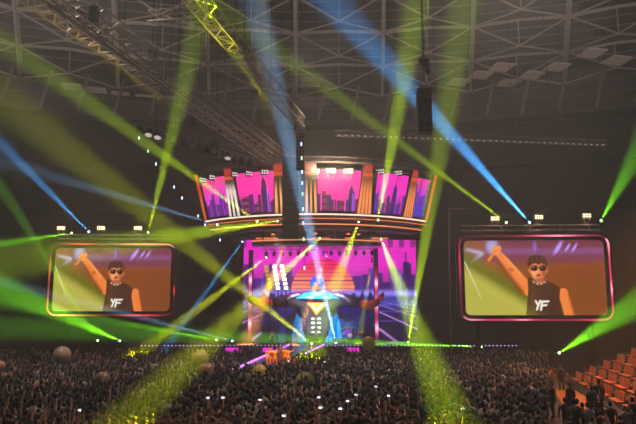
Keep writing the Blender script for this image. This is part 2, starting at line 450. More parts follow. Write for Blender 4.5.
def paint_singer(u, v):
    X = 82 + 448*u; Y = 372 - 242*v
    img = np.ones(u.shape + (3,))*np.array(lin((132, 66, 20)))
    img = mixc(img, sm(300, 520, X)*sm(200, 230, Y)*.45, (104, 50, 18))
    img = mixc(img, (1-sm(195, 215, Y))*.85, (112, 50, 74))
    img = mixc(img, (1-sm(130, 150, Y))*.5, (96, 40, 48))
    img = mixc(img, sm(150, 165, Y)*(1-sm(165, 185, Y))*.35, (150, 96, 170))
    img = mixc(img, (1-sm(110, 240, X))*.55, (150, 96, 40))
    for cx, ra_, ry_ in ((386, 7, 18), (416, 4, 11), (438, 4, 12)): img = mixc(img, ellm(X + (Y-155)*.6, Y, (cx, 155), ra_, ry_, .8)*.9, (190, 150, 255))
    img = mixc(img, ellm(X, Y, (312, 152), 6, 18, .8)*.5, (150, 110, 220))
    img = mixc(img, ellm(X, Y, (176, 150), 17, 22, .7)*.8, (170, 170, 225))
    img = mixc(img, capm(X, Y, (95, 160), (140, 172), 4, 6, 6)*.8, (175, 175, 200))
    img = mixc(img, capm(X, Y, (140, 176), (100, 206), 6, 3, 6)*.7, (160, 165, 190))
    lad = ((X > 150) & (X < 186) & (Y > 200)).astype(float)*(.25 + .25*(np.sin(Y*.9) > 0))
    img = mixc(img, lad, (168, 92, 40))
    # broad light sweeping over the lower left of the picture
    dline = (Y - (185 + (X-82)*.62))/1.18
    img = mixc(img, sm(-38, 6, dline)*.85, (92, 104, 6))
    img = mixc(img, sm(4, 55, dline)*.85, (204, 198, 84))
    img = mixc(img, sm(90, 190, dline)*.5, (214, 208, 140))
    img = mixc(img, capm(X, Y, (86, 200), (132, 312), 1.2, 2.2, 2)*.8, (235, 240, 200))
    # the man
    skin = (226, 122, 52); dk = (122, 50, 20)
    arm = np.maximum.reduce([capm(X, Y, (192, 168), (214, 198), 10, 12), capm(X, Y, (214, 198), (246, 244), 13, 17), capm(X, Y, (246, 244), (288, 290), 17, 21)])
    img = mixc(img, arm, skin); img = mixc(img, capm(X, Y, (202, 204), (262, 296), 3, 9, 8)*.7, dk); img = mixc(img, capm(X, Y, (212, 180), (262, 240), 2, 4, 6)*.5, (255, 176, 110)); img = mixc(img, ellm(X, Y, (234, 226), 9, 6, .6)*.5, dk)
    img = mixc(img, np.maximum(ellm(X, Y, (187, 163), 13, 16), ellm(X, Y, (197, 157), 8, 9)), (232, 142, 80))
    for k in range(4): img = mixc(img, capm(X, Y, (178+k*6, 152+k), (180+k*6, 166+k), .5, .5, 1.2)*.5, dk)
    img = mixc(img, capm(X, Y, (164, 194), (184, 168), 5, 4), (222, 122, 26))
    img = mixc(img, np.maximum(capm(X, Y, (394, 300), (412, 380), 15, 16), 0), skin)
    img = mixc(img, capm(X, Y, (408, 305), (426, 380), 2, 3, 5)*.6, dk)
    img = mixc(img, capm(X, Y, (318, 245), (322, 272), 15, 18), (196, 104, 56))
    img = mixc(img, polym(X, Y, [(284, 250), (300, 254), (320, 274), (342, 262), (362, 268), (386, 284), (380, 320), (392, 380), (272, 380), (281, 320), (284, 292)]), (66, 34, 22))
    for k in range(9):
        q = -1.1 + 2.2*k/8; img = mixc(img, ellm(X, Y, (320 + 23*math.sin(q), 252 + 20*math.cos(q)), 3.4, 3.0, .5), (206, 176, 150) if k % 2 else (120, 80, 60))
    img = mixc(img, ellm(X, Y, (319, 224), 26, 36), (222, 132, 74))
    img = mixc(img, ellm(X, Y, (339, 234), 12, 28, .6)*.65, dk); img = mixc(img, ellm(X, Y, (306, 236), 7, 9, .7)*.5, (255, 180, 120)); img = mixc(img, ellm(X, Y, (320, 258), 15, 5, .6)*.6, dk); img = mixc(img, ellm(X, Y, (293, 228), 5, 9), (196, 104, 60)); img = mixc(img, ellm(X, Y, (346, 228), 4, 9), (186, 96, 56))
    img = mixc(img, polym(X, Y, [(287, 214), (284, 200), (292, 186), (308, 179), (330, 180), (345, 190), (350, 206), (346, 218), (340, 208), (330, 205), (322, 210), (312, 205), (300, 208), (292, 216)]), (58, 30, 20))
    for q in range(9):
        x_ = 288 + q*7; img = mixc(img, capm(X, Y, (x_ + 3, 182 + 2*abs(q-4)), (x_ - 4, 208 + 6*((q*5) % 3)), 2.2, 1.0, 1.5)*.85, (58, 30, 20) if q % 2 else (112, 62, 34))
    for cx in (307, 333): img = mixc(img, ellm(X, Y, (cx, 221), 11.5, 9.5), (30, 14, 14)); img = mixc(img, ellm(X, Y, (cx-3, 218), 3, 2.5, .5)*.7, (190, 120, 120))
    img = mixc(img, capm(X, Y, (314, 218), (326, 218), 1.3, 1.3, 1), (40, 20, 18))
    img = mixc(img, capm(X, Y, (319, 222), (317, 233), 2, 3.4, 2)*.5, (240, 160, 100))
    img = mixc(img, ellm(X, Y, (319, 244), 7, 4.2, .3), (150, 40, 40)); img = mixc(img, ellm(X, Y, (319, 243.6), 4, 1.6, .3), (60, 16, 20))
    img = mixc(img, capm(X, Y, (300, 280), (296, 372), 6, 12, 8)*.5, (100, 70, 20)); img = mixc(img, capm(X, Y, (360, 290), (352, 372), 3, 9, 8)*.5, (36, 18, 14))
    img = mixc(img, sm(10, 70, dline)*.5*(X < 400), (140, 136, 40))
    # white letters on the shirt
    L = (232, 228, 210)
    for a, b in (((306, 326), (312, 338)), ((320, 325), (308, 353)), ((326, 328), (321, 354)), ((326, 328), (346, 327)), ((324, 340), (339, 339))):
        img = mixc(img, capm(X, Y, a, b, 3.0, 3.0, 1.2), L)
    img *= (1 - .10*(np.sin(v*PI*60)**2))[..., None]
    return img


def skyline(seed, sky_top, sky_bot, bld, base=.42, lit=(104, 44, 210)):
    rnd = random.Random(seed); B = []
    x = -.02
    while x < 1.02:
        wd_ = rnd.uniform(.05, .13); B.append((x, x + wd_, base*rnd.uniform(.55, 1.25), rnd.random())); x += wd_*rnd.uniform(.75, 1.25)
    def f(u, v):
        img = np.zeros(u.shape + (3,)); t = sm(0.1, 1, v)[..., None]
        img = np.array(lin(sky_bot))*(1-t) + np.array(lin(sky_top))*t + img
        for x0, x1, h, k in B:
            m = ((u > x0) & (u < x1) & (v < h)).astype(float)
            img = mixc(img, m*.92, tuple(c*(.6 + .8*k) for c in bld))
            if k > .55: img = mixc(img, ((u > x1-.012) & (u < x1) & (v < h)).astype(float)*.9, lit)
            if k > .8: img = mixc(img, ((np.abs(u-(x0+x1)/2) < .008) & (v < h + .12) & (v > 0)).astype(float)*.9, bld)
            if k < .2: img = mixc(img, m*((np.sin(u*160) > .5) & (np.sin(v*120) > .6))*.7, (255, 140, 60))
        return img
    return f


def tower(f, cx, wd_, h, col):
    """adds one tall stepped tower to a skyline"""
    def g(u, v):
        img = f(u, v)
        for k, (ww, hh) in enumerate(((1, .72), (.72, .9), (.4, 1.0), (.1, 1.14))):
            img = mixc(img, ((np.abs(u-cx) < wd_*ww/2) & (v < h*hh)).astype(float), col)
        img = mixc(img, ((np.abs(u-cx-wd_*.42) < wd_*.09) & (v < h*.7)).astype(float), (150, 80, 230))
        return img
    return g


def led_surface(name, mapf, nu, nv, painter, parent, strength=1.0, keep=None):
    """grid of LED pixels on a real surface; mapf(u, v) -> point"""
    U, V = np.meshgrid(np.linspace(0, 1, nu+1), np.linspace(0, 1, nv+1))
    pts = [tuple(mapf(u, v)) for u, v in zip(U.ravel(), V.ravel())]
    col = painter(U, V).reshape(-1, 3)
    fs = []
    for j in range(nv):
        for i in range(nu):
            if keep is not None and not keep((i+.5)/nu, (j+.5)/nv): continue
            k = j*(nu+1)+i; fs.append((k, k+1, k+nu+2, k+nu+1))
    me = bpy.data.meshes.new(name); me.from_pydata(pts, [], fs)
    a = me.color_attributes.new('Col', 'FLOAT_COLOR', 'POINT')
    a.data.foreach_set('color', np.hstack([col, np.ones((len(col), 1))]).astype(np.float32).ravel())
    me.materials.append(attr_mat('led_picture_%g' % strength, strength))
    o = bpy.data.objects.new(name, me); COL.objects.link(o); o.parent = parent
    return o


def rrect(w, h, r, n=8):
    pts = []
    for cx, cy, a0 in ((w/2-r, h/2-r, 0), (-w/2+r, h/2-r, 90), (-w/2+r, -h/2+r, 180), (w/2-r, -h/2+r, 270)):
        for k in range(n+1): a = R(a0 + 90*k/n); pts.append((cx + r*math.cos(a), cy + r*math.sin(a)))
    # resample evenly for the light strip
    out = []; n2 = len(pts)
    for i in range(n2):
        p = Vector(pts[i]); q = Vector(pts[(i+1) % n2]); m = max(1, int((q-p).length/.3))
        for k in range(m): out.append(p.lerp(q, k/m))
    return out


def frame_ring(pts, rx_in, rx_out, y0, y1):
    """solid ring between two offsets of an outline, in the xz plane"""
    n = len(pts); nor = []
    for i in range(n):
        d = (pts[(i+1) % n] - pts[i-1]); nor.append(Vector((d.y, -d.x)).normalized())
    m = MB(); vs = []
    for off, y in ((rx_in, y0), (rx_out, y0), (rx_out, y1), (rx_in, y1)):
        vs += [(pts[i].x + nor[i].x*off, y, pts[i].y + nor[i].y*off) for i in range(n)]
    fs = []
    for r in range(4):
        for i in range(n): fs.append((r*n+i, r*n+(i+1) % n, ((r+1) % 4)*n+(i+1) % n, ((r+1) % 4)*n+i))
    return m.add(vs, fs)


def side_screen(c, w, h, yaw, label, strip):
    t = empty('video_screen', c, label, 'screen', 'side screens', rz=yaw)
    r = .55
    def keep(u, v):
        x = abs(u-.5)*w; z = abs(v-.5)*h; dx = x-(w/2-r); dz = z-(h/2-r)
        return not (dx > 0 and dz > 0 and math.hypot(dx, dz) > r)
    led_surface('picture', lambda u, v: ((u-.5)*w, 0, (v-.5)*h), 224, 122, paint_singer, t, 1.4, keep)
    out = rrect(w, h, r)
    frame_ring(out, -.04, .75, -.18, .35).build('frame', mat('screen_frame', (44, 36, 36), .4), t)
    MB().box((0, .4, 0), (w + .4, .5, h + .4)).build('back_panel', DARK, t)
    # light strip let into the frame
    n = len(out); s = frame_ring(out, .33, .5, -.22, -.18); nv = len(s.v)
    for i in range(nv):
        p = out[i % n]; s.c.append(tuple(x for x in strip(p.x/(w/2), p.y/(h/2))))
    s.build('light_strip', attr_mat('light_strip', 1.6), t)
    fb = MB()
    for x in np.linspace(-w*.42, w*.42, 5): fb.tube([(x, .5, h/2), (x, .5, h/2 + 1.6)], .06, 5)
    fb.tube([(-w/2, .5, h/2 + 1.1), (w/2, .5, h/2 + 1.1)], .08, 6); fb.tube([(-w/2, .5, h/2 + 1.6), (w/2, .5, h/2 + 1.6)], .08, 6)
    fb.build('top_rail', STEEL, t)
    for x in (-w*.4, w*.4):
        lg = MB()
        for y in (.6, 1.8): lg.tube([(x, y, -c.z), (x, y, h/2)], .09, 6)
        for k in range(10): lg.tube([(x, .6 if k % 2 else 1.8, -c.z + (c.z + h/2)*k/10), (x, 1.8 if k % 2 else .6, -c.z + (c.z + h/2)*(k+1)/10)], .05, 4)
        lg.build('support_tower', DARK, t)
    return t


def glow(x, c, w): return math.exp(-((x-c)/w)**2)


def strip_l(x, z):
    red = Vector(lin((225, 40, 50))); hot = Vector(lin((255, 190, 170))); org = Vector(lin((250, 120, 60)))
    c = Vector((.03, .006, .006))
    if z > .95: c += red*(glow(x, -.55, .25) + glow(x, .55, .4)) + hot*(glow(x, .62, .55)*.5)
    elif z < -.95: c += org*glow(x, -.75, .4) + red*glow(x, .5, .28)*1.2 + hot*glow(x, -.8, .2)*.4
    elif x < 0: c += org*(glow(z, -.9, .5)*.8 + glow(z, .3, .4)*.5)
    else: c += red*glow(z, -.35, .12)
    return c


def strip_r(x, z):
    pk = Vector(lin((205, 45, 90))); hot = Vector(lin((255, 190, 205)))
    c = Vector(lin((110, 20, 42)))*.5
    if z > .95: c += pk*glow(x, .3, .4) + hot*glow(x, .35, .22)*.5
    elif z < -.95: c += pk*(glow(x, -.4, .6)+glow(x, .85, .3))*.8 + hot*(glow(x, -.9, .12) + glow(x, -.2, .1))*.4
    elif x < 0: c += pk*(glow(z, .4, .5))*.6
    else: c += pk*.7 + hot*(glow(z, .9, .2) + glow(z, -.3, .15))*.6
    return c


c = P(112.5, 279.5, 74); side_screen(c, 13.5, 7.35, R(2), 'left side video screen showing a man in sunglasses raising his fist', strip_l)
c = P(534.5, 277.5, 64.5); side_screen(c, 14.1, 7.6, R(-3), 'right side video screen with pink light frame, man in sunglasses raising his fist', strip_r)
# thin pole left of the right screen
p0 = P(449, 289, 66); p1 = P(449, 209, 66)
MBp = MB(); MBp.tube([Vector((p0.x, 66, 0)), p1], .12, 6); MBp.tube([p1, p1 + Vector((2.2, 0, 0))], .1, 6)
tag(MBp.build('scaffold_pole', STEEL, origin=Vector((p0.x, 66, 0))), 'thin scaffold pole standing left of the right side screen', 'pole')

# ------------------------------------------------------------------ curved header screens over the stage
HX = -.25; HYC = 87.65; RB = 17.65; RT = 19.05; ZB = 16.25; ZT = 21.0


def hp(deg, v, off=0.0):
    """point on the flared header, v 0 at the foot and 1 at the top; off pushes towards the audience"""
    a = R(deg); r = RB + (RT-RB)*v + off
    return Vector((HX + r*math.sin(a), HYC - r*math.cos(a), ZB + (ZT-ZB)*v))


MAG = (232, 20, 140); MG2 = (255, 40, 150); DB = (52, 12, 66)
hs = [(-46, -33, 'far left curved header screen, magenta sky fading to orange', skyline(3, (226, 60, 130), (190, 40, 200), (60, 24, 90), .5), 52),
      (-28.6, -14.2, 'curved header screen left of the dark speaker column, magenta city skyline', tower(skyline(11, MG2, (210, 30, 150), DB, .38), .72, .17, .86, (58, 14, 70)), 70),
      (.6, 15.4, 'middle curved header screen under the brightest lamps, magenta city skyline', tower(skyline(5, MG2, (240, 40, 150), (46, 14, 62), .40, (60, 50, 210)), .80, .12, .62, (56, 14, 66)), 70),
      (21.4, 34.2, 'curved header screen right of the middle one, pink sky with dark towers', tower(skyline(21, (226, 30, 170), (200, 30, 170), (50, 14, 80), .45, (60, 50, 210)), .62, .15, .74, (50, 14, 80)), 60),
      (38.2, 46, 'far right curved header screen, purple and blue abstract picture', skyline(17, (220, 40, 150), (60, 60, 230), (60, 20, 120), .8, (60, 150, 255)), 40)]
for a0_, a1_, lab, pnt, nu in hs:
    base = hp((a0_+a1_)/2, 0)
    t = empty('video_screen', base, lab, 'screen', 'curved header screens')
    led_surface('picture', lambda u, v: hp(a0_ + (a1_-a0_)*u, .04 + .92*v, .12) - base, nu, 44, pnt, t, 1.5)
    bk = MB(); n = 8
    for k in range(n):
        x0 = a0_ - .4 + (a1_-a0_+.8)*k/n; x1 = a0_ - .4 + (a1_-a0_+.8)*(k+1)/n
        q = [hp(x0, 0, .08), hp(x1, 0, .08), hp(x1, 1, .08), hp(x0, 1, .08), hp(x0, 0, -.5), hp(x1, 0, -.5), hp(x1, 1, -.5), hp(x0, 1, -.5)]
        bk.add([p - base for p in q], [(0,1,2,3),(7,6,5,4),(0,4,5,1),(3,2,6,7)] + ([(0,3,7,4)] if k == 0 else []) + ([(1,5,6,2)] if k == n-1 else []))
    bk.build('frame', DARK, t)


def column_paint(kind):
    def f(u, v):
        img = np.ones(u.shape + (3,))*np.array(lin((46, 12, 14)))
        img = mixc(img, sm(.82, .9, v)*.9, (190, 36, 26)); img = mixc(img, np.exp(-((v-.80)/.04)**2)*.7, (255, 110, 50)); img = mixc(img, sm(.95, 1, v)*.6, (120, 20, 20))
        n_ = 3 if kind < 2 else 4
        for k in range(n_):
            cx = (k+.5)/n_
            img = mixc(img, (np.abs(u-cx) < .085)*(1-sm(.5, .74, v))*(.35+.65*np.exp(-((v-.25)/.3)**2)), (255, 176, 110) if kind != 1 else (255, 236, 225))
        if kind == 1: img = mixc(img, np.exp(-((v-.5)/.13)**2)*.7, (255, 220, 210))
        if kind == 2: img = mixc(img, (1-sm(.1, .7, np.abs(v-.3)))*.45, (255, 120, 40))
        if kind == 3: img = img*.2 + np.array(lin((205, 50, 24)))*.8
        return img
    return f


cols = [(-46.8, .5, .6, 3, 'red light column at the far left end of the curved screens'), (-31, 1.8, .95, 1, 'white and red light column between the two left curved screens'),
        (-12, 1.8, 1.1, 0, 'orange light column left of the dark speaker column'), (-1.6, 1.5, 1.1, 0, 'orange light column left of the middle curved screen'),
        (17.4, 1.7, .9, 2, 'orange striped light column right of the middle curved screen'), (36.2, 1.4, .75, 2, 'orange light column between the two right curved screens'),
        (47, .5, .5, 3, 'red light column at the far right end of the curved screens')]
for deg, wb, wt, kind, lab in cols:
    base = hp(deg, 0); t = empty('light_column', base, lab, 'light column', 'light columns of the header')
    def cm(u, v, deg=deg, wb=wb, wt=wt):
        ww = wb + (wt-wb)*v; dg = deg + math.degrees((u-.5)*ww/RB)
        return hp(dg, -.02 + 1.12*v, .45) - base
    led_surface('lit_face', cm, 32, 40, column_paint(kind), t, 1.15)
    b = MB(); q = [cm(0, 0), cm(1, 0), cm(1, 1), cm(0, 1)]; bk = Vector((math.sin(R(deg)), -math.cos(R(deg)), 0))*-.5
    o_ = bk*.06; b.add([x + o_ for x in q] + [x + bk for x in q], [(3,2,1,0),(4,5,6,7),(0,1,5,4),(2,3,7,6),(1,2,6,5),(3,0,4,7)]); b.build('housing', DARK, t)

# curved ledges below the screens
def arc_band(m, r0, r1, z0, z1, a0_, a1_, n=30, base=Vector((0, 0, 0))):
    for k in range(n):
        q = []
        for aa in (a0_ + (a1_-a0_)*k/n, a0_ + (a1_-a0_)*(k+1)/n):
            for r, z in ((r1, z0), (r1, z1), (r0, z1), (r0, z0)):
                q.append(Vector((HX + r*math.sin(R(aa)), HYC - r*math.cos(R(aa)), z)) - base)
        m.add(q, [(0,4,5,1),(1,5,6,2),(2,6,7,3),(3,7,4,0)] + ([(0,1,2,3)] if k == 0 else []) + ([(7,6,5,4)] if k == n-1 else []))
    return m


hbz = Vector((HX, 72, 15))
ORD = ['first', 'second', 'third', 'fourth', 'fifth', 'sixth', 'seventh', 'eighth', 'ninth', 'tenth', 'eleventh', 'twelfth', 'thirteenth', 'fourteenth']
LEDGE = mat('ledge_dark_red', (70, 30, 28), .5)
t = empty('curved_rig_ledge', hbz, 'curved dark ledge with two glowing white-orange lines under the header screens', 'ledge')
arc_band(MB(), 16.2, 18.0, 15.55, 16.05, -47, 47, base=hbz).build('upper_ledge', LEDGE, t)
arc_band(MB(), 15.8, 17.5, 14.5, 15.0, -46, 46, base=hbz).build('lower_ledge', LEDGE, t)
arc_band(MB(), 18.0, 18.06, 15.93, 16.1, -47, 47, 60, base=hbz).build('glow_line', mat('line_white', (255, 214, 190), emit=1.5), t)
arc_band(MB(), 18.0, 18.05, 15.50, 15.60, -47, 47, 60, base=hbz).build('glow_line', mat('line_orange', (255, 130, 60), emit=1.0), t)
arc_band(MB(), 17.5, 17.56, 14.92, 15.06, -46, 46, 60, base=hbz).build('glow_line', mat('line_amber', (255, 150, 96), emit=1.1), t)
rl = MB()
for k in range(61):
    a = -46 + 92*k/60
    rl.tube([Vector((HX + 17*math.sin(R(a)), HYC - 17*math.cos(R(a)), 15.0)) - hbz, Vector((HX + 17*math.sin(R(a+1.4)), HYC - 17*math.cos(R(a+1.4)), 15.6)) - hbz], .04, 4)
rl.build('lattice', STEEL, t)
hbz = Vector((HX, 73, 13))
t = empty('curved_rig_ledge', hbz, 'lower short ledge with one amber line under the curved header, above the stage', 'ledge')
arc_band(MB(), 14.8, 16.3, 12.9, 13.5, -27, 27, base=hbz).build('beam', mat('ledge_purple', (54, 26, 40), .5), t)
arc_band(MB(), 16.3, 16.36, 13.32, 13.46, -27, 27, 40, base=hbz).build('glow_line', _M['line_amber'], t)
hg = MB()
for a in (-24, -8, 8, 24): hg.tube([Vector((HX + 15.6*math.sin(R(a)), HYC - 15.6*math.cos(R(a)), 13.4)) - hbz, Vector((HX + 15.6*math.sin(R(a)), HYC - 15.6*math.cos(R(a)), 14.6)) - hbz], .06, 4)
hg.build('hanger', STEEL, t)

# small wash lamps under the ledge
for k in range(13):
    a = -25 + 50*k/12; r = 16.9; c = Vector((HX + r*math.sin(R(a)), HYC - r*math.cos(R(a)), 14.15))
    lit = k in (2, 6, 9, 10)
    t = empty('wash_lamp', c, 'small wash lamp hanging under the curved ledge, %s' % (('glowing orange' if lit else 'unlit') + ', %s from the left' % ORD[k]), 'stage lamp', 'glowing wash lamps under the curved ledge' if lit else 'unlit wash lamps under the curved ledge')
    MB().lathe([(0, .2), (.16, .18), (.24, -.1), (.24, -.2), (.2, -.2)], (0, 0, 0), (0, .4, 1), 10).build('housing', BODY, t)
    MB().lathe([(0, -.18), (.2, -.17)], (0, 0, 0), (0, .4, 1), 10).build('lens', mat('wash_orange', (255, 120, 60), emit=2) if lit else mat('dark_glass', (30, 26, 40), .2), t)
    MB().tube([(0, 0, .15), (0, 0, .4)], .03, 4).build('clamp', STEEL, t)

for x, y, w_, dim, lab in ((203, 180, 1.0, True, 'small white blinder lamp above the far left curved screen, the left one'), (213, 177.5, 1.0, True, 'small white blinder lamp above the far left curved screen, the right one'),
      (236, 174.5, 1.0, True, 'white blinder lamp above the second curved screen, leftmost of three'), (250, 173.5, 1.0, True, 'white blinder lamp above the second curved screen, middle of three'), (266, 172, 1.1, True, 'white blinder lamp above the second curved screen, beside the orange column'),
      (315, 171, 1.1, False, 'glaring warm blinder lamp above the middle curved screen, leftmost of three'), (331, 170.5, 1.15, False, 'glaring warm blinder lamp above the middle curved screen, central of three'), (348, 171, 1.1, False, 'glaring warm blinder lamp above the middle curved screen, rightmost of three'),
      (380, 171.5, 1.0, True, 'white blinder lamp above the right curved screens, the left one'), (398, 173, 1.0, True, 'white blinder lamp above the right curved screens, the right one')):
    Yb = HYC - (RT+.2)*math.cos(math.asin(max(-1, min(1, (x-316)/636*72/RT))))
    p = P(x, y, Yb); blinder(p, R(-(x-316)*.35), lab, 'blinders above the curved screens', w=w_, h=.55, dim=dim)
    if not dim:
        l = bpy.data.lights.new('blinder_light', 'POINT'); l.energy = 900; l.color = (1, .74, .45); l.shadow_soft_size = .3
        o = bpy.data.objects.new('blinder_light', l); COL.objects.link(o); o.location = p + Vector((0, -.7, 0))
tr = MB(); bs = Vector((HX, 68, 21.6))
for r_, z_ in ((18.6, 21.9), (18.0, 21.9), (18.3, 22.5)):
    tr.tube([Vector((HX + r_*math.sin(R(a)), HYC - r_*math.cos(R(a)), z_)) - bs for a in range(-46, 47, 4)], .06, 5)
for k in range(92):
    a = -46 + k; tr.tube([Vector((HX + 18.6*math.sin(R(a)), HYC - 18.6*math.cos(R(a)), 21.9)) - bs, Vector((HX + 18.3*math.sin(R(a+1)), HYC - 18.3*math.cos(R(a+1)), 22.5)) - bs], .035, 4)
t = empty('curved_truss', bs, 'curved truss along the top of the header screens, carrying the blinder lamps', 'truss'); tr.build('tubing', STEEL, t)
hg = MB()
for a in range(-40, 41, 20):
    q = Vector((HX + 18.3*math.sin(R(a)), HYC - 18.3*math.cos(R(a)), 22.4)) - bs; hg.tube([q, q + Vector((0, 0, 20))], .025, 4)
hg.build('hanging_cable', DARK, t)

# ------------------------------------------------------------------ stage
ST = 1.5
stg = MB(); stg.box((2.0, 80.2, ST/2), (27, 8.4, ST))
so = stg.build('stage_platform', mat('stage_deck', (46, 34, 52), .25), origin=(2, 82, 0)); tag(so, 'main stage platform with dark glossy deck behind the crowd', 'stage')
for x0, x1, lab in ((-21, -11.5, 'left stage wing platform with a line of purple dots on its edge'), (15.5, 24, 'right stage wing platform with a line of purple dots on its edge')):
    xm = (x0+x1)/2; t = empty('stage_platform', (xm, 79, 0), lab, 'stage')
    MB().box((0, 0, ST/2), (x1-x0, 5, ST)).build('deck', _M['stage_deck'], t)
    dt = MB()
    for k in range(int((x1-x0)/.45)): dt.sphere((x0 - xm + .2 + .45*k, -2.52, ST - .1), .07, 6, 4)
    dt.build('edge_dots', mat('dot_purple', (225, 170, 255), emit=1.6), t)
dt = MB()
for k in range(58): dt.sphere((-13.2 + .455*k, -6.05, ST - .06), .065, 6, 4)
dt.build('edge_dots', mat('dot_white', (240, 200, 255), emit=1.2), so)
for px, wpx in ((232, 13), (268, 10), (353, 12)):
    p = P(px, 347, 76); MB().box((p.x - 2, -6.05, ST - .55), (wpx/8.4, .06, .5)).build('front_light_panel', mat('panel_magenta', (225, 40, 200), emit=1.3), so)

# back LED wall
WY = 84.5; wl = P(243, 300, WY).x; wr = P(417, 300, WY).x; wz0 = ST; wz1 = P(318, 240, WY).z


def paint_wall(u, v):
    X = 243 + 174*u; Y = 340 - 100*v
    img = np.ones(u.shape + (3,))*np.array(lin((226, 22, 190)))
    img = mixc(img, sm(262, 292, Y)*.85, (92, 24, 120))
    img = mixc(img, (np.sin(Y*1.3) > .6)*.25, (160, 10, 130))
    img = mixc(img, (Y < 247)*(np.sin(X*.55) > 0)*.8, (90, 16, 66))
    rnd = random.Random(4); x = 243
    while x < 418:
        ww = rnd.uniform(4, 10); h = rnd.uniform(262, 282) if (x < 285 or x > 355) else 276
        k = rnd.random()
        img = mixc(img, ((X > x) & (X < x+ww) & (Y > h) & (Y < 292))*.9, (30 + 40*k, 14, 70 + 60*k))
        if k > .5: img = mixc(img, ((X > x+ww-1) & (X < x+ww) & (Y > h) & (Y < 292))*.8, (70, 60, 240))
        x += ww
    img = mixc(img, ((np.abs(X-407) < 3) & (Y > 262) & (Y < 292)) | ((np.abs(X-407) < .7) & (Y > 252) & (Y < 292)), (40, 14, 80))
    # striped evening sun
    cx, cy, r = 323, 292, 32
    sun = (np.hypot(X-cx, (Y-cy)*.95) < r) & (Y < 292)
    t = sm(264, 292, Y)[..., None]
    sc_ = np.array(lin((240, 14, 70)))*(1-t) + np.array(lin((255, 150, 90)))*t
    gap = (np.mod(Y, 4.0) < .9)
    m = (sun & ~gap).astype(float)[..., None]; img = img*(1-m) + sc_*m
    img = mixc(img, (sun & gap)*.9, (120, 10, 70))
    # blue-violet sea with converging light lines
    img = mixc(img, sm(289, 293, Y), (40, 26, 96))
    img = mixc(img, np.exp(-((Y-293)/3.0)**2)*.9, (150, 130, 255))
    img = mixc(img, np.exp(-((Y-302)/4.0)**2)*.5, (60, 80, 210))
    img = mixc(img, sm(304, 322, Y)*.85, (16, 12, 38))
    ang = (X-323)/(Y-286.5 + 1e-6)
    img = mixc(img, ((np.abs(np.mod(ang*1.1, 1) - .5) < .045) & (Y > 300))*.75*(1-sm(325, 340, Y)*.4), (206, 150, 240))
    for yy in (304, 311, 320): img = mixc(img, (np.abs(Y-yy) < .5)*.5, (110, 90, 230))
    return img


t = empty('video_wall', ((wl+wr)/2, WY, wz0), 'big stage back wall screen with magenta skyline and striped setting sun', 'screen')
led_surface('picture', lambda u, v: (wl + (wr-wl)*u - (wl+wr)/2, 0, (wz1-wz0)*v), 230, 130, paint_wall, t, 1.3)
MB().box((0, .35, (wz1-wz0)/2), (wr-wl+.4, .5, wz1-wz0+.3)).build('back_panel', DARK, t)

# vertical light bars of the stage opening
def bar_paint(seed):
    def f(u, v):
        img = np.ones(u.shape + (3,))*np.array(lin((110, 14, 60)))
        for c_, w_ in ((.14, .07), (.4, .09), (.62, .07)): img = mixc(img, np.exp(-((v - c_ - seed)/w_)**2), (255, 90, 150)); img = mixc(img, np.exp(-((v - c_ - seed)/w_/.5)**2)*.8, (255, 225, 235))
        return mixc(img, sm(.74, .82, v), (40, 16, 40))
    return f


for px, y0_, y1_, lab, sd in ((249.5, 336, 250, 'tall red and white light bar at the left of the stage opening', .05), (377, 336, 248, 'tall red and white light bar at the right of the stage opening', 0)):
    pb = P(px, y0_, 80); pt = P(px, y1_, 80); b = Vector((pb.x, 80, ST)); H = pt.z - ST
    t = empty('light_bar', b, lab, 'light bar', 'stage light bars')
    MB().box((0, .2, H/2), (.55, .35, H)).build('post', DARK, t)
    led_surface('lit_face', lambda u, v: ((u-.5)*.4, -.02, .3 + (H-.4)*v), 2, 60, bar_paint(sd), t, 1.4)
    MB().box((0, .2, .08), (1.0, .8, .16)).build('foot', DARK, t)

# inner stage rail with lamps
ra = P(262, 248, 80); rb_ = P(376, 247, 80)
tr_ = truss('lighting_truss', ra, rb_, .45, 'inner stage truss hung with a row of small lamps, in front of the back wall', r=.05)
for k in range(14):
    c = ra.lerp(rb_, (k+.5)/14) + Vector((0, 0, -.75))
    t = empty('spot_lamp', c, 'small dark spot lamp hanging from the inner stage truss, %s' % (ORD[k] + ' from the left'), 'stage lamp', 'spot lamps on the inner stage truss')
    MB().lathe([(0, .3), (.16, .28), (.2, 0), (.2, -.25), (.16, -.25)], (0, 0, 0), (0.2*math.sin(k*2), .3, 1), 10).build('housing', BODY, t)
    MB().tube([(-.26, 0, 0), (-.26, 0, .42), (.26, 0, .42), (.26, 0, 0)], .035, 4).build('yoke', STEEL, t)
ob = MB(); o0 = P(280, 239, 76)
for xa, xb in ((256, 262), (264, 278), (283, 296), (312, 330), (345, 352), (372, 388)):
    p = P(xa, 238.5, 76.5); q = P(xb, 238.5, 76.5); ob.box((p+q)/2 - o0, ((q-p).x, .1, .22))
t = empty('light_batten', o0, 'batten of short orange light bars across the top of the stage opening', 'light bar')
ob.build('lit_segment', mat('batten_orange', (255, 120, 80), emit=1.0), t)
MB().box((P(330, 237, 77) - o0), (22.5, .4, .4)).build('beam', DARK, t)

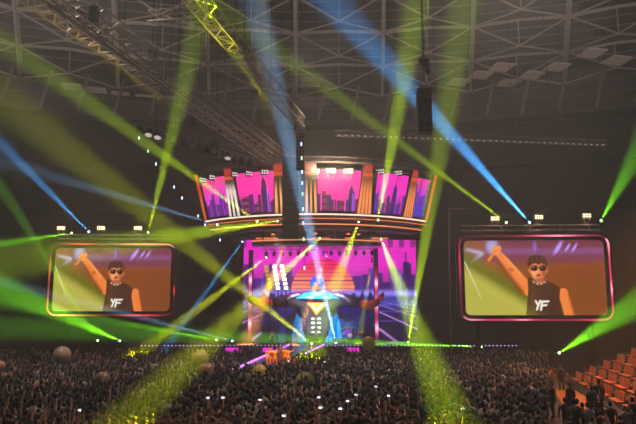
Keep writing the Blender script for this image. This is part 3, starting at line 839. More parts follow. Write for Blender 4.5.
# three leaning columns of square lamps
for k, (x0, y0, x1, y1, c_) in enumerate(((266, 267, 270, 287, (215, 180, 70)), (274.5, 266.5, 278, 288, (255, 240, 205)), (282, 266, 286, 288, (255, 240, 205)))):
    a = P(x0, y0, 79); b = P(x1, y1, 79); bs = Vector((b.x, 79, ST))
    t = empty('lamp_tower', bs, ['dim yellow lamp tower on the left of the stage', 'bright white lamp tower on the stage beside the dim yellow one', 'bright white lamp tower nearest the giant figure'][k], 'lamp tower', 'lamp towers on stage left')
    MB().tube([(0, .2, 0), (0, .2, b.z-ST), a - bs + Vector((0, .2, .3))], .08, 5).build('mast', DARK, t)
    MB().box((0, .2, .06), (.9, .9, .12)).build('foot', DARK, t)
    for j in range(6):
        p = a.lerp(b, j/5) - bs
        MB().box(p, (.48, .22, .38)).build('lamp', mat('square_lamp_%d' % min(k, 1), c_, emit=1.0 + 2.2*(k > 0)), t)

# ------------------------------------------------------------------ people


def skin_mesh(name, verts, edges, radii, sub=1, root=0):
    me = bpy.data.meshes.new(name); me.from_pydata([tuple(v) for v in verts], edges, [])
    o = bpy.data.objects.new(name, me); COL.objects.link(o)
    m = o.modifiers.new('s', 'SKIN'); m.use_smooth_shade = True
    for i, sv in enumerate(me.skin_vertices[0].data):
        r = radii[i]; sv.radius = r if hasattr(r, '__len__') else (r, r); sv.use_root = (i == root)
    if sub: ss = o.modifiers.new('u', 'SUBSURF'); ss.levels = sub; ss.render_levels = sub
    dg = bpy.context.evaluated_depsgraph_get(); dg.update()
    ev = o.evaluated_get(dg); out = bpy.data.meshes.new_from_object(ev)
    bpy.data.objects.remove(o); out.name = name; out.materials.clear()
    return out


def person_skeleton(arms=('down', 'down'), h=1.72, stance=.1, lean=0.0, female=False, stride=0.0, bend=0.0, bulk=1.0):
    k = h/1.72; V = []; Ra = []; E = []; Tg = []
    def add(p, r, par=None, tg='cloth'):
        V.append(Vector(p)*k); Ra.append(tuple(x*k for x in r) if hasattr(r, '__len__') else r*k); Tg.append(tg)
        if par is not None: E.append((par, len(V)-1))
        return len(V)-1
    sh = .165 if female else .19
    pel = add((0, 0, .94), (.15, .11)); wa = add((0, lean*.1, 1.08), (.13, .095), pel); chs = add((0, lean*.25, 1.28), (.17, .115), wa)
    nb = add((0, lean*.4, 1.43), (.07, .065), chs); nk = add((0, lean*.42, 1.5), (.055, .055), nb, 'skin')
    h1 = add((0, lean*.45 + .01, 1.585), (.078, .09), nk, 'head'); h2 = add((0, lean*.46 + .005, 1.66), (.072, .085), h1, 'head')
    hands = []
    Ra[:3] = [(a_*bulk, b_*bulk) for a_, b_ in Ra[:3]]
    for s, mode in ((-1, arms[0]), (1, arms[1])):
        S = Vector((s*sh, lean*.35, 1.39))
        if mode == 'down': El = S + Vector((s*.06, -.02, -.27)); W = El + Vector((s*.0, .07, -.24)); D = Vector((0, .05, -1))
        elif mode == 'up': El = S + Vector((s*.09, .06, .24)); W = El + Vector((-s*.02, .04, .25)); D = Vector((0, .1, 1))
        elif mode == 'half': El = S + Vector((s*.12, .1, -.2)); W = El + Vector((-s*.02, .14, .22)); D = Vector((0, .3, 1))
        elif mode == 'out': El = S + Vector((s*.24, .05, .1)); W = El + Vector((s*.12, .05, .2)); D = Vector((s*.4, .1, 1))
        elif mode == 'front': El = S + Vector((s*.05, .2, -.14)); W = El + Vector((-s*.06, .2, .16)); D = Vector((-s*.2, .5, 1))
        elif mode == 'guitar': El = S + Vector((s*.1, .02, -.25)); W = El + Vector((-s*.16, .2, -.02 if s > 0 else .05)); D = Vector((-s*1, .3, 0))
        a = add(S, .062*bulk, chs); b = add(El, .045*bulk, a, 'sleeve'); w_ = add(W, .03, b, 'skin'); D = D.normalized()
        pm = add(W + D*.06, (.036, .022), w_, 'skin'); hands.append((W, D, s))
        side = D.cross(Vector((0, 1, 0))); side = side.normalized() if side.length > .1 else Vector((1, 0, 0))
        add(W + D*.03 + side*(.05*-s), .012, w_, 'skin')
        for f_, (q, L) in enumerate(((-.027, .065), (-.009, .078), (.009, .072), (.027, .056))):
            k1 = add(W + D*(.09 + L*.4) + side*q*1.1, .0105, pm, 'skin'); add(W + D*(.09 + L) + side*q*1.15 + Vector((0, .018, 0)), .009, k1, 'skin')
    for s in (-1, 1):
        hp_ = add((s*.095, 0, .86), .095*bulk, pel, 'leg'); kn = add((s*(.09 + stance*.4), .03 + s*stride*.5 + bend, .5), .062*bulk**1.5, hp_, 'leg')
        an = add((s*(.09 + stance*.7), s*stride - .03, .09), .042*bulk**2, kn, 'leg'); add((s*(.09 + stance*.8), s*stride + .12, .035), (.04, .032), an, 'shoe')
    return V, E, Ra, Tg


def make_person_mesh(name, shirt, legs, skin=(196, 140, 112), hair=(26, 20, 18), sleeve='skin', sub=1, long_hair=False, **kw):
    V, E, Ra, Tg = person_skeleton(**kw)
    me = skin_mesh(name, V, E, Ra, sub)
    seg = [(V[a], V[b], Tg[b]) for a, b in E]
    co = np.zeros(len(me.vertices)*3); me.vertices.foreach_get('co', co); co = co.reshape(-1, 3)
    best = np.full(len(co), 1e9); idx = np.zeros(len(co), int)
    for i, (a, b, _) in enumerate(seg):
        a_ = np.array(a); d_ = np.array(b) - a_; t_ = np.clip((co - a_) @ d_/(d_ @ d_), 0, 1)
        dd = np.linalg.norm(co - a_ - t_[:, None]*d_, axis=1); m = dd < best; best[m] = dd[m]; idx[m] = i
    cm = {'cloth': shirt, 'sleeve': shirt if sleeve == 'cloth' else skin, 'skin': skin, 'leg': legs, 'shoe': (20, 20, 22), 'head': skin}
    C = []
    hz = max(v.z for v in V[:7])
    for i, p in zip(idx, co):
        tg = seg[i][2]; c_ = cm[tg]
        if tg == 'head' and hair is not None:
            if p[2] > hz - .015 or p[1] < V[5].y - .005 or (long_hair and p[1] < V[5].y + .02): c_ = hair
        C.append((*lin(c_), 1))
    a = me.color_attributes.new('Col', 'FLOAT_COLOR', 'POINT'); a.data.foreach_set('color', np.array(C, np.float32).ravel())
    me.materials.append(attr_mat('crowd_clothes_and_skin', objrand=True))
    return me


def person(name, loc, rz, label, group=None, parts=True, hair=(26, 20, 18), cat='person', m=None, **kw):
    me = make_person_mesh('body', hair=None if parts else hair, **kw)
    if m: me.materials.clear(); me.materials.append(m)
    t = empty(name, loc, label, cat, group, rz=rz)
    b = bpy.data.objects.new('body', me); COL.objects.link(b); b.parent = t
    if parts:
        k = kw.get('h', 1.72)/1.72; ln = kw.get('lean', 0)
        # cap of hair round the skull, open at the face
        H = MB(); c_ = Vector((0, ln*.46, 1.655))*k
        H.sphere(c_ + Vector((0, -.008, .012)), .104*k, 14, 8, sc=(.9, 1.0, 1.0), cut=.05)
        H.sphere(c_ + Vector((0, -.035, -.03)), .085*k, 12, 8, sc=(.98, .8, 1.15))
        H.build('hair', mat('hair_%d_%d_%d' % hair, hair, .6), t, True)
        N = MB()
        N.sphere(c_ + Vector((0, .088, -.035))*k, .014, 6, 5, sc=(.8, 1, 1.3)); N.build('nose', mat('skin_tone', (190, 134, 108), .6), t, True)
        Ey = MB()
        for s in (-1, 1): Ey.sphere(c_ + Vector((s*.03, .076, -.008))*k, .010, 6, 4)
        Ey.build('eyes', mat('eye_dark', (24, 20, 20), .3), t)
    return t


# --- band on the stage
CL = attr_mat('performer_cloth')
person('person', Vector((P(272, 335, 78.5).x, 78.5, ST)), PI + .3, 'performer in pale clothes standing on the left of the stage, arm half raised', shirt=(200, 190, 200), legs=(60, 50, 60), arms=('half', 'down'), sleeve='cloth', m=CL)
gx = P(361, 335, 78.6).x
person('person', Vector((gx, 78.6, ST)), PI - .2, 'guitarist in an orange shirt on the right of the stage by the drum kit', shirt=(235, 120, 50), legs=(40, 30, 30), arms=('guitar', 'guitar'), sleeve='cloth', m=CL)
gt = empty('electric_guitar', (gx, 78.6 - .3, ST + 1.05), 'orange and dark electric guitar held by the guitarist on stage', 'guitar', rz=PI)
gb = MB(); pts = [(math.cos(a)*(.2 + .045*math.cos(2*a)), math.sin(a)*(.15 - .03*math.cos(2*a))) for a in np.linspace(0, 2*PI, 20, endpoint=False)]
gb.add([(x, 0, z) for x, z in pts] + [(x, .045, z) for x, z in pts], [tuple(range(20)), tuple(range(39, 19, -1))] + [(i, (i+1) % 20, 20+(i+1) % 20, 20+i) for i in range(20)])
gb.build('guitar_body', mat('guitar_orange', (220, 110, 40), .3), gt); MB().box((.45, .03, .03), (.6, .03, .05)).build('neck', mat('guitar_neck', (70, 40, 26), .5), gt); MB().box((.8, .03, .03), (.14, .03, .08)).build('headstock', DARK, gt)
# drum kit and drummer
dx = P(350, 330, 81).x; rz0 = ST
rs_ = MB().box((dx, 81.4, ST + .3), (4.2, 3.0, .6)).build('drum_riser', mat('riser', (60, 40, 80), .4), origin=(dx, 81.4, ST)); tag(rs_, 'low riser under the drum kit on the right of the stage', 'riser')
dk = empty('drum_kit', (dx, 81, ST + .6), 'purple lit drum kit on its riser right of the giant figure', 'drum kit')
DR = mat('drum_shell', (170, 90, 215), .3); SKN = mat('drum_head', (225, 210, 235), .5); CYM = mat('cymbal', (214, 180, 110), .3, .8)  # purple stage light is put into the shell colour
MB().lathe([(0, -.25), (.33, -.25), (.33, .25), (0, .25)], (0, -.2, .36), (0, 1, 0), 18).build('bass_drum', DR, dk)
MB().lathe([(0, 0), (.29, 0)], (0, -.47, .36), (0, -1, 0), 18).build('bass_drum_head', SKN, dk)
for x, y, z, r in ((-.35, -.1, .85, .18), (.05, -.12, .88, .2), (.75, .2, .6, .24), (-.7, .3, .6, .2)):
    MB().lathe([(0, -.14), (r, -.14), (r, .14), (0, .14)], (x, y, z), (0, -.25, 1), 14).build('drum', DR, dk)
for x, y, z in ((-.95, 0, 1.2), (.95, 0, 1.25), (.5, -.3, 1.35), (-.5, -.35, 1.35)):
    cy_ = MB().lathe([(0, .05), (.06, .03), (.27, -.01)], (x, y, z), (0, -.2, 1), 16).build('cymbal', CYM, dk)
    MB().tube([(x, y, 0), (x, y, z)], .015, 4).build('stand', STEEL, cy_)
person('person', Vector((dx, 81.9, ST + .55)), PI, 'drummer in dark clothes behind the purple lit drum kit', shirt=(60, 40, 70), legs=(30, 25, 30), arms=('half', 'half'), h=1.6, m=CL)
mk = P(0, 0, 78)

# dancers in orange on the runway
# --- giant inflatable figure
fy = 80.6; fb_ = Vector((P(316, 335, fy).x, fy, ST))


def fp(px, py, dy=0): return P(px, py, fy + dy) - fb_


t = empty('inflatable_figure', fb_, 'giant inflatable strongman with blue hood, dark suit and spread arms in mid stage', 'inflatable')
V = [fp(316, 330), fp(316, 318), fp(316, 305), fp(317, 297), fp(300, 299), fp(285, 301), fp(272, 303), fp(333, 299), fp(347, 300), fp(360, 303), fp(308, 339), fp(325, 339)]
V[10].z = .3; V[11].z = .3
sm_ = skin_mesh('suit', V, [(0, 1), (1, 2), (2, 3), (2, 4), (4, 5), (5, 6), (2, 7), (7, 8), (8, 9), (0, 10), (0, 11)],
                [(1.75, 1.1), (1.85, 1.1), (2.6, 1.3), (1.2, .9), (1.25, 1.1), .85, .72, (1.25, 1.1), .85, .72, 1.1, 1.1], 2)
sm_.materials.append(mat('suit_black_gloss', (66, 66, 78), .2, .3)); o = bpy.data.objects.new('suit', sm_); COL.objects.link(o); o.parent = t
ARM = mat('inflatable_skin', (255, 120, 36), .5)  # bare orange skin, brightened to stand in for an orange lamp glow
for pts_, nm in (([(273, 303), (262, 304), (253, 301), (247, 297)], 'forearm'), ([(359, 303), (368, 306), (375, 304), (380, 299)], 'forearm')):
    p3 = [fp(*q, -.4*i) for i, q in enumerate(pts_)]
    me = skin_mesh(nm, p3, [(0, 1), (1, 2), (2, 3)], [.62, .72, .5, .55], 2); me.materials.append(ARM); o = bpy.data.objects.new(nm, me); COL.objects.link(o); o.parent = t
    fg = MB(); d_ = (p3[3]-p3[2]).normalized()
    for q in range(4): c0 = p3[3] + Vector((0, -.35, -.35 + .24*q)) + d_*.2; fg.tube([c0, c0 + d_*.35 + Vector((0, -.1, 0)), c0 + d_*.25 + Vector((0, -.4, 0))], [.14, .14, .11], 8)
    fg.tube([p3[3] + Vector((0, -.4, .3)), p3[3] + Vector((0, -.7, .5)) + d_*.2], [.16, .12], 8)
    fg.build('fingers', ARM, o, True)
HD = mat('hood_blue', (20, 140, 215), .3)
hc = fp(317, 286)
MB().sphere(hc, 1.0, 20, 14, sc=(.8, .85, 1.05)).build('face', mat('inflatable_face', (236, 150, 96), .5), t, True)
hd = MB(); hd.sphere(hc + Vector((0, .12, .22)), 1.06, 22, 14, sc=(.86, .92, 1.08), cut=-.15); hd.sphere(hc + Vector((0, .42, -.1)), 1.0, 18, 12, sc=(.85, .7, 1.1)); ho = hd.build('hood', HD, t, True)
for s in (-1, 1): MB().sphere(hc + Vector((s*.3, -.84, .28)), .16, 10, 6, sc=(1.2, .4, .55)).build('eye', mat('eye_white', (230, 240, 250), .4), ho, True)
MB().sphere(hc + Vector((0, -.88, -.05)), .15, 10, 6, sc=(.8, 1, 1.1)).build('nose', _M['inflatable_face'], t, True)
MB().tube([hc + Vector((-.25, -.8, -.45)), hc + Vector((0, -.86, -.5)), hc + Vector((.25, -.8, -.45))], .05, 6).build('mouth', mat('mouth_dark', (120, 50, 40), .5), t)
col_ = MB(); prof = [(.75, .7), (1.3, .5), (2.3, .25), (3.3, -.35), (3.2, -.6), (2.0, -.1), (.7, .3)]
col_.lathe(prof, fp(317, 295) + Vector((0, .1, 0)), None, 24); cc = fp(317, 295)
col_.v = [(x, cc.y + (y-cc.y)*.55, z) for x, y, z in col_.v]; col_.build('collar', HD, t, True)
for s, (xa, xb) in ((-1, (300, 284)), (1, (334, 350))):
    MB().tube([fp(xa, 299) + Vector((0, -1.0, .5)), fp((xa+xb)/2, 299.5) + Vector((0, -.95, .35)), fp(xb, 302) + Vector((0, -.75, -.1))], [.2, .28, .12], 8).build('shoulder_highlight', mat('silver_pad_and_highlight', (190, 190, 205), .25, .5), t, True)  # highlights on the glossy suit, modelled as silver tubes
tri = MB(); q = [fp(307, 303), fp(327, 303), fp(316.5, 315)]
q = [Vector((p.x, -1.62, p.z)) for p in q]; tri.add(q + [p + Vector((0, .4, 0)) for p in q], [(2, 1, 0), (3, 4, 5), (0, 1, 4, 3), (1, 2, 5, 4), (2, 0, 3, 5)]); eo = tri.build('chest_emblem', mat('emblem_orange', (240, 130, 40), .4), t)
ln_ = MB(); a, b, c = [p + Vector((0, -.06, 0)) for p in q]; m_ = (a+b+c)/3
ln_.tube([m_.lerp(a, .55), m_.lerp(c, .5), m_.lerp(b, .55)], .09, 5); ln_.build('emblem_stroke', mat('emblem_white', (240, 225, 210), .4), eo)
ab = MB()
for r_ in range(4):
    for s in (-1, 1): c0 = fp(316 + s*3, 319 + r_*4.4); ab.sphere(Vector((c0.x, -1.12, c0.z)), .26, 10, 6, sc=(1.05, .5, .75))
ab.build('abdomen_padding', mat('silver_pad_and_highlight', (190, 190, 205), .25, .5), t, True)
cp = MB(); n = 14
for i in range(n+1):
    a = -1 + 2*i/n; x0 = a*2.3; x1 = a*3.3; yy = .9 + .25*math.cos(a*9)
    top = fp(317, 298); cp.v += [(top.x + x0, yy, top.z - .2), (top.x + x1, yy + .3, .1), (top.x + x1, yy + .4, .1), (top.x + x0, yy + .1, top.z - .2)]
for i in range(n):
    for e in range(4): cp.f.append((i*4+e, i*4+(e+1) % 4, (i+1)*4+(e+1) % 4, (i+1)*4+e))
cp.build('cape', HD, t)
# blue set waves behind the figure
for k, (px, lab) in enumerate(((285, 'blue painted cut-out waves behind the figure, left side'), (350, 'blue painted cut-out waves behind the figure, right side'))):
    c0 = Vector((P(px, 300, 82.6).x, 82.6, ST)); m = MB(); n = 26
    hi = [P(px, 300, 82.6).z - ST + .55 + .5*math.sin(i*1.3+k) + .3*math.sin(i*2.9) for i in range(n+1)]
    for i in range(n+1): x = -3 + 6*i/n; m.v += [(x, 0, 0), (x, 0, hi[i]), (x, .25, hi[i]), (x, .25, 0)]
    for i in range(n):
        for e in range(4): m.f.append((i*4+e, i*4+(e+1) % 4, (i+1)*4+(e+1) % 4, (i+1)*4+e))
    t = empty('set_piece', c0, lab, 'set piece', 'blue wave set pieces'); m.build('panel', mat('wave_blue', (16, 80, 150), .5), t)

# ------------------------------------------------------------------ runway
r0a = P(289, 344.5, 76); r0b = P(324, 344.5, 76); r1a = Pz(228, 373, .9); r1b = Pz(263, 374.5, .9)
rz_ = .9; runq = [(r0a.x, 76.0, 1.48), (r0b.x, 76.0, 1.48), (r1b.x, r1b.y, rz_), (r1a.x, r1a.y, rz_)]
t = empty('runway', (runq[3][0], runq[3][1], 0), 'sloping runway with two purple light edges running from stage into the crowd', 'stage'); ob_ = Vector(t.location)
m = MB(); m.add([Vector(q) - ob_ for q in runq] + [Vector((q[0], q[1], 0)) - ob_ for q in runq], [(3, 2, 1, 0), (4, 5, 6, 7), (0, 1, 5, 4), (1, 2, 6, 5), (2, 3, 7, 6), (3, 0, 4, 7)])
m.build('deck', _M['stage_deck'], t)
for a, b in ((0, 3), (1, 2)):
    MB().tube([Vector(runq[a]) - ob_ + Vector((0, 0, .06)), Vector(runq[b]) - ob_ + Vector((0, 0, .06))], .10, 6).build('edge_light', mat('edge_violet', (215, 130, 255), emit=1.7), t)
dd = MB(); e0 = Vector(runq[3]) - ob_
for k in range(7): dd.sphere(e0 + Vector((-.25 - .33*k, 0, .0)), .06, 6, 4)
dd.box(e0 + Vector((-1.2, .3, -.15)), (2.4, .5, .2)); dd.build('edge_dots', mat('dot_pink', (235, 120, 220), emit=1.0), t)
rngd = random.Random(8)
for k in range(7):
    f_ = k/6; px = 268.5 + 20*f_; Yd = 50 + 5*rngd.random(); zz = .9 + (Yd-48)*.018
    lab = ['dancer in bright orange on the runway, leftmost of the line', 'dancer in bright orange on the runway, second from the left', 'dancer in bright orange on the runway, third from the left', 'dancer in bright orange at the middle of the runway line',
           'dancer in bright orange on the runway, third from the right', 'dancer in bright orange on the runway, second from the right', 'dancer in bright orange on the runway, rightmost of the line'][k]
    person('person', Vector((P(px, 360, Yd).x, Yd, zz)), PI + rngd.uniform(-.5, .5), lab, 'dancers in orange on the runway', parts=False, shirt=(255, 150, 40), legs=(235, 120, 30), sleeve='cloth', arms=[('up', 'down'), ('half', 'half'), ('out', 'out'), ('down', 'up')][k % 4], m=CL, sub=1, h=1.5)

# ------------------------------------------------------------------ hanging loudspeakers


def line_array(top, n, w, h, dpt, label, curve=.0, edge=None, cat='loudspeaker'):
    t = empty('line_array_speaker', top, label, cat)
    MB().box((0, 0, .12), (w*.7, dpt*.7, .16)).build('fly_frame', STEEL, t)
    MB().tube([(-w*.2, 0, .2), (0, 0, 1.2), (w*.2, 0, .2)], .03, 4).build('sling', STEEL, t)
    z = 0; ang = 0; y = 0
    for k in range(n):
        rot = Matrix.Rotation(ang, 3, 'X')
        MB().box((0, y, z - h/2), (w, dpt, h*.93), rot).build('cabinet', BODY, t)
        if edge: MB().box(Vector((0, y, z - h/2)) + rot @ Vector((0, -dpt/2 - .01, h*.42)), (w*.96, .03, h*.16), rot).build('red_lit_edge', edge, t)  # red light on each cabinet edge, put in as a coloured strip
        z -= h*math.cos(ang); y -= h*math.sin(ang)*-1; ang += curve
    MB().tube([(0, 0, 1.2), (0, 0, 43 - top.z)], .035, 4).build('hanging_cable', DARK, t)
    return t


line_array(P(300.5, 119, 60), 15, .75, .34, .6, 'slim line array speaker with red-lit cabinet edges hanging in the middle', .012, mat('edge_red_light', (150, 70, 78), .5))
line_array(P(291, 158, 67), 13, 1.75, .68, 1.2, 'big dark line array column hanging in front of the curved screens', .006)
line_array(P(423.5, 90, 37), 8, .85, .34, .7, 'black loudspeaker stack hanging at upper right beside the blue beam', 0)
hz_ = P(424, 62, 37)
t = empty('chain_hoist', hz_, 'black chain hoist above the loudspeaker at upper right', 'hoist')
MB().box((0, 0, 0), (.6, .35, .3)).build('motor_box', BODY, t); MB().tube([(.24, 0, -.1), (.26, 0, -.6), (.24, 0, -.8)], [.18, .2, .08], 8).build('chain_bag', DARK, t)
MB().tube([(0, 0, 0), (0, 0, 18)], .03, 4).build('chain', DARK, t)
for px, py, Yh, lab in ((94, 14, 36, 'black chain hoist hanging at the two long trusses near the top left'), (152, 56, 45, 'black chain hoist on the long left truss, below the other one'), (177, 112, 55, 'black hoist box inside the yellow-green beam at upper left'), (194, 120, 56, 'black hoist box above the row of dark lamps at left'),
                        (175, 137, 57, 'big black speaker box hung among the row of lamps, the left of two'), (215, 149, 60, 'big black speaker box hung among the row of lamps, the right of two')):
    p = P(px, py, Yh); big = 'speaker' in lab
    t = empty('hanging_speaker' if big else 'chain_hoist', p, lab, 'loudspeaker' if big else 'hoist')
    MB().box((0, 0, 0), (.85, .7, 1.5) if big else (.5, .4, .9)).build('speaker_box' if big else 'motor_box', BODY, t)
    MB().tube([(0, 0, .4), (0, 0, 43 - p.z)], .03, 4).build('chain', DARK, t)
    if big: MB().lathe([(0, 0), (.25, .0), (.3, .04)], (0, -.4, -.3), (0, -1, 0), 12).build('speaker_cone', STEEL, t)
for k, (x, y) in enumerate(((139.6, 129), (149, 132.5), (158, 135), (184, 141.5), (192.5, 144.5), (200, 146.6), (207, 148.5), (221, 153), (228, 156), (234, 158.5), (242, 160.5), (250, 163), (258, 166))):
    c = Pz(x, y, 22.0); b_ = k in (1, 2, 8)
    t = empty('spot_lamp', c, ('spot lamp with pale glint' if b_ else 'dark spot lamp') + ' in the row on the left truss, %s from the left' % ORD[k], 'stage lamp', 'glinting spot lamps on the left truss' if b_ else 'dark spot lamps on the left truss')
    MB().lathe([(0, .35), (.3, .3), (.38, 0), (.38, -.35), (.32, -.35)], (0, 0, 0), (0, .5, 1), 12).build('housing', BODY, t)
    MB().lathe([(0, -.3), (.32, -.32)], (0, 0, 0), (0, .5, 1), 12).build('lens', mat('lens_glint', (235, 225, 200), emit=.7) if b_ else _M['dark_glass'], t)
    MB().tube([(-.42, 0, 0), (-.42, 0, .6), (.42, 0, .6), (.42, 0, 0)], .04, 4).build('yoke', STEEL, t)

# small marker lights on the two cables
CW = mat('marker_cool', (190, 215, 255), emit=2.2); CG = mat('marker_green', (190, 240, 190), emit=1.8)
marks = [((139, 138), 'white'), ((148, 151), 'green'), ((156, 164), 'blue'), ((174, 187), 'blue'), ((182, 198), 'white'), ((198, 216), 'green'), ((205, 225), 'blue'), ((220, 240), 'blue')]
for k, ((x, y), c_) in enumerate(marks):
    p = P(x, y, 58 + k); t = empty('marker_light', p, 'tiny %s marker light on the slanting cable at left, number %s from the top' % (c_, ['first', 'second', 'third', 'fourth', 'fifth', 'sixth', 'seventh', 'last'][k]) if k < 7 else 'tiny blue marker light at the lowest end of the slanting cable', 'marker light', 'marker lights on the slanting cable')
    t['label'] = 'tiny %s marker light, %s from the top on the slanting cable at left' % (c_, ['first', 'second', 'third', 'fourth', 'fifth', 'sixth', 'seventh', 'eighth'][k])
    MB().tube([(0, 0, -.14), (0, 0, .14)], .07, 8).build('bulb', CG if c_ == 'green' else CW, t); MB().tube([(0, 0, .14), (0, 0, .3)], .05, 6).build('cap', DARK, t)
cc_ = MB(); q = [P(x, y, 58 + k) + Vector((0, .15, .2)) for k, ((x, y), _) in enumerate(marks)]; cc_.tube([P(120, 112, 56)] + q, .02, 4)
tag(cc_.build('cable', DARK, origin=q[0]), 'thin dark slanting cable strung with marker lights at left', 'cable')
names = ['topmost', 'second', 'third', 'fourth', 'fifth', 'sixth', 'seventh', 'eighth', 'lowest']
for k, y in enumerate((144, 158, 172, 183, 194, 209, 223, 239, 268)):
    p = P(301.3 + .025*(y-144), y, 59); gr = k in (1, 4, 7)
    t = empty('marker_light', p, 'tiny %s marker light, %s on the upright cable in front of the speaker column' % ('green' if gr else 'white', names[k]), 'marker light', 'marker lights on the upright cable')
    MB().tube([(0, 0, -.16), (0, 0, .16)], .08, 8).build('bulb', CG if gr else CW, t); MB().tube([(0, 0, .16), (0, 0, .3)], .05, 6).build('cap', DARK, t)
cc_ = MB(); cc_.tube([P(301.3, 120, 59) + Vector((0, .15, 0)), P(304.4, 270, 59) + Vector((0, .15, 0))], .02, 4)
tag(cc_.build('cable', DARK, origin=P(301.3, 120, 59)), 'thin upright dark cable with marker lights in front of the speaker column', 'cable')

# ------------------------------------------------------------------ stand seats at the right


def make_seat():
    t = empty('stadium_seat', (0, 0, 0), 'x', 'seat', 'orange seats of the right stand')
    M_ = mat('seat_orange', (250, 124, 64), .5)
    # faces -X: back at +X side
    MB().box((0, 0, .43), (.36, .37, .06)).build('seat_pan', M_, t)
    MB().box((.22, 0, .68), (.06, .36, .5), Matrix.Rotation(R(10), 3, 'Y')).build('backrest', M_, t)
    for s in (-1, 1): MB().tube([(.1, s*.16, 0), (.1, s*.16, .42)], .025, 4).build('leg', STEEL, t)
    return t


row0n = Vector((15.2, 31.5, 0)); row0f = Vector((18.4, 47.5, 0)); dirr = (row0f - row0n).normalized(); outw = Vector((dirr.y, -dirr.x, 0))
st_ang = math.atan2(dirr.y, dirr.x) - PI/2
Lr = (row0f - row0n).length
proto = make_seat(); first = True
stand = empty('seating_stand', row0n, 'stepped concrete stand at the right carrying the rows of orange seats', 'stand')
rown = ['lowest row', 'second row', 'third row', 'fourth row', 'fifth row', 'sixth row', 'top row']
for r_ in range(7):
    zb = .12 + .42*r_; o_ = row0n + outw*(.95*r_)
    n_g = 6
    blk = MB(); A_, B_ = o_ - outw*.35, o_ + outw*.6
    q = [A_ - dirr*2, B_ - dirr*2, B_ + dirr*(Lr+3), A_ + dirr*(Lr+3)]
    blk.add([Vector((p.x, p.y, 0)) - row0n for p in q] + [Vector((p.x, p.y, zb)) - row0n for p in q], [(0, 3, 2, 1), (4, 5, 6, 7), (0, 1, 5, 4), (1, 2, 6, 5), (2, 3, 7, 6), (3, 0, 4, 7)])
    blk.build('step', mat('stand_concrete', (52, 45, 42), .8), stand)
    for g_ in range(n_g):
        for k in range(4):
            y_ = g_*2.75 + k*.5 + .2
            s_ = proto if first else copy_tree(proto); first = False
            s_.location = o_ + dirr*y_ + Vector((0, 0, zb)); s_.rotation_euler = (0, 0, st_ang)
            s_['label'] = 'orange seat, right stand, %s, %s block from the front, %s seat' % (rown[r_], ['first', 'second', 'third', 'fourth', 'fifth', 'farthest'][g_], ORD[k])
            s_['group'] = 'orange seats, %s, %s block' % (rown[r_], ['first', 'second', 'third', 'fourth', 'fifth', 'farthest'][g_])
# aisle floor, its barrier
ai = MB(); q = [(10.6, 26, .012), (14.9, 26, .012), (20.5, 55, .012), (19.6, 57, .012)]; ai.add(q, [(0, 1, 2, 3)])
tag(ai.build('floor_aisle', mat('aisle_lit_orange', (170, 96, 54), .3, scale=.5)), kind='structure')  # orange light on the aisle is partly put into this floor colour
b0 = Vector((18.6, 52.5, 0)); b1 = Vector((17.6, 46.0, 0))
t = empty('barrier', b0, 'low orange barrier along the aisle beside the right stand', 'barrier'); bb = MB(); dv = b1 - b0
bb.tube([Vector((0, 0, .9)), dv + Vector((0, 0, .9))], .05, 5); bb.tube([Vector((0, 0, .5)), dv + Vector((0, 0, .5))], .04, 5)
for k in range(6): bb.tube([dv*k/5, dv*k/5 + Vector((0, 0, .9))], .04, 5)
bb.build('rail', _M['seat_orange'], t); MB().box(dv/2 + Vector((0, 0, .3)), (.1, .1, .1)).build('plate', _M['seat_orange'], t)
# orange seats at the left edge
for k in range(6):
    s_ = copy_tree(proto); p = Pz(1.5 + (k % 3)*4.2, 353 + (k//3)*5, 1.2); s_.location = (p.x, p.y, .6); s_.rotation_euler = (0, 0, PI/2)
    s_['label'] = 'orange seat at the left edge of the hall, %s row, %s from the left' % (['far', 'near'][k//3], ORD[k % 3]); s_['group'] = 'orange seats at the left edge'
lp = MB().box((Pz(6, 356, 1).x, Pz(6, 356, 1).y + 1, .3), (7, 9, .58)).build('stand_step', _M['stand_concrete'], origin=(Pz(6, 356, 1).x, Pz(6, 356, 1).y + 1, 0)); tag(lp, 'low platform under the orange seats at the left edge', 'stand step')

# ------------------------------------------------------------------ standing people in the aisle
BK = attr_mat('silhouette_cloth')
for (px, py, Yp, arms, hh, rz, lab) in (
    (570, 415, 32, ('down', 'down'), 1.78, .4, 'person in a long dark coat standing alone in the middle of the orange aisle'),
    (552, 413, 32.5, ('half', 'down'), 1.76, .9, 'person in black at the left side of the aisle, against the crowd'),
    (592, 417, 31, ('down', 'half'), 1.72, -.5, 'stocky person in black in the aisle in front of the seats'),
    (599, 414, 33, ('half', 'down'), 1.84, .2, 'tall person in black right of the stocky one, nearest the seats'),
    (562, 385, 44, ('down', 'down'), 1.74, .1, 'person in dark clothes farther down the aisle by the green lamp')):
    p = Pz(px, py, 0); x = P(px, 390, Yp).x
    pp_ = person('person', Vector((x, Yp, .012)), rz, lab, bulk=1.22, shirt=(24, 23, 25), legs=(20, 20, 22), skin=(120, 88, 70), sleeve='cloth', arms=arms, h=hh, stride=.06, m=BK)
    lo = .52 if 'long' in lab else .78
    ct = MB().lathe([(.235, lo), (.22, .95), (.2, 1.1), (.225, 1.3), (.17, 1.42), (.08, 1.47)], (0, 0, 0), None, 16); ct.v = [(x_, y_*.72, z_*hh/1.72) for x_, y_, z_ in ct.v]
    ct.build('coat', mat('coat_black', (26, 25, 28), .8), pp_, True)

# ------------------------------------------------------------------ audience
rng = random.Random(77); PHS = [(203, 402), (209.5, 400.5), (256, 396), (279, 412), (306, 400), (313, 412), (353, 393), (380, 385.5), (385, 395), (321, 362), (86, 413), (465, 405), (352, 400.5), (328, 412)]


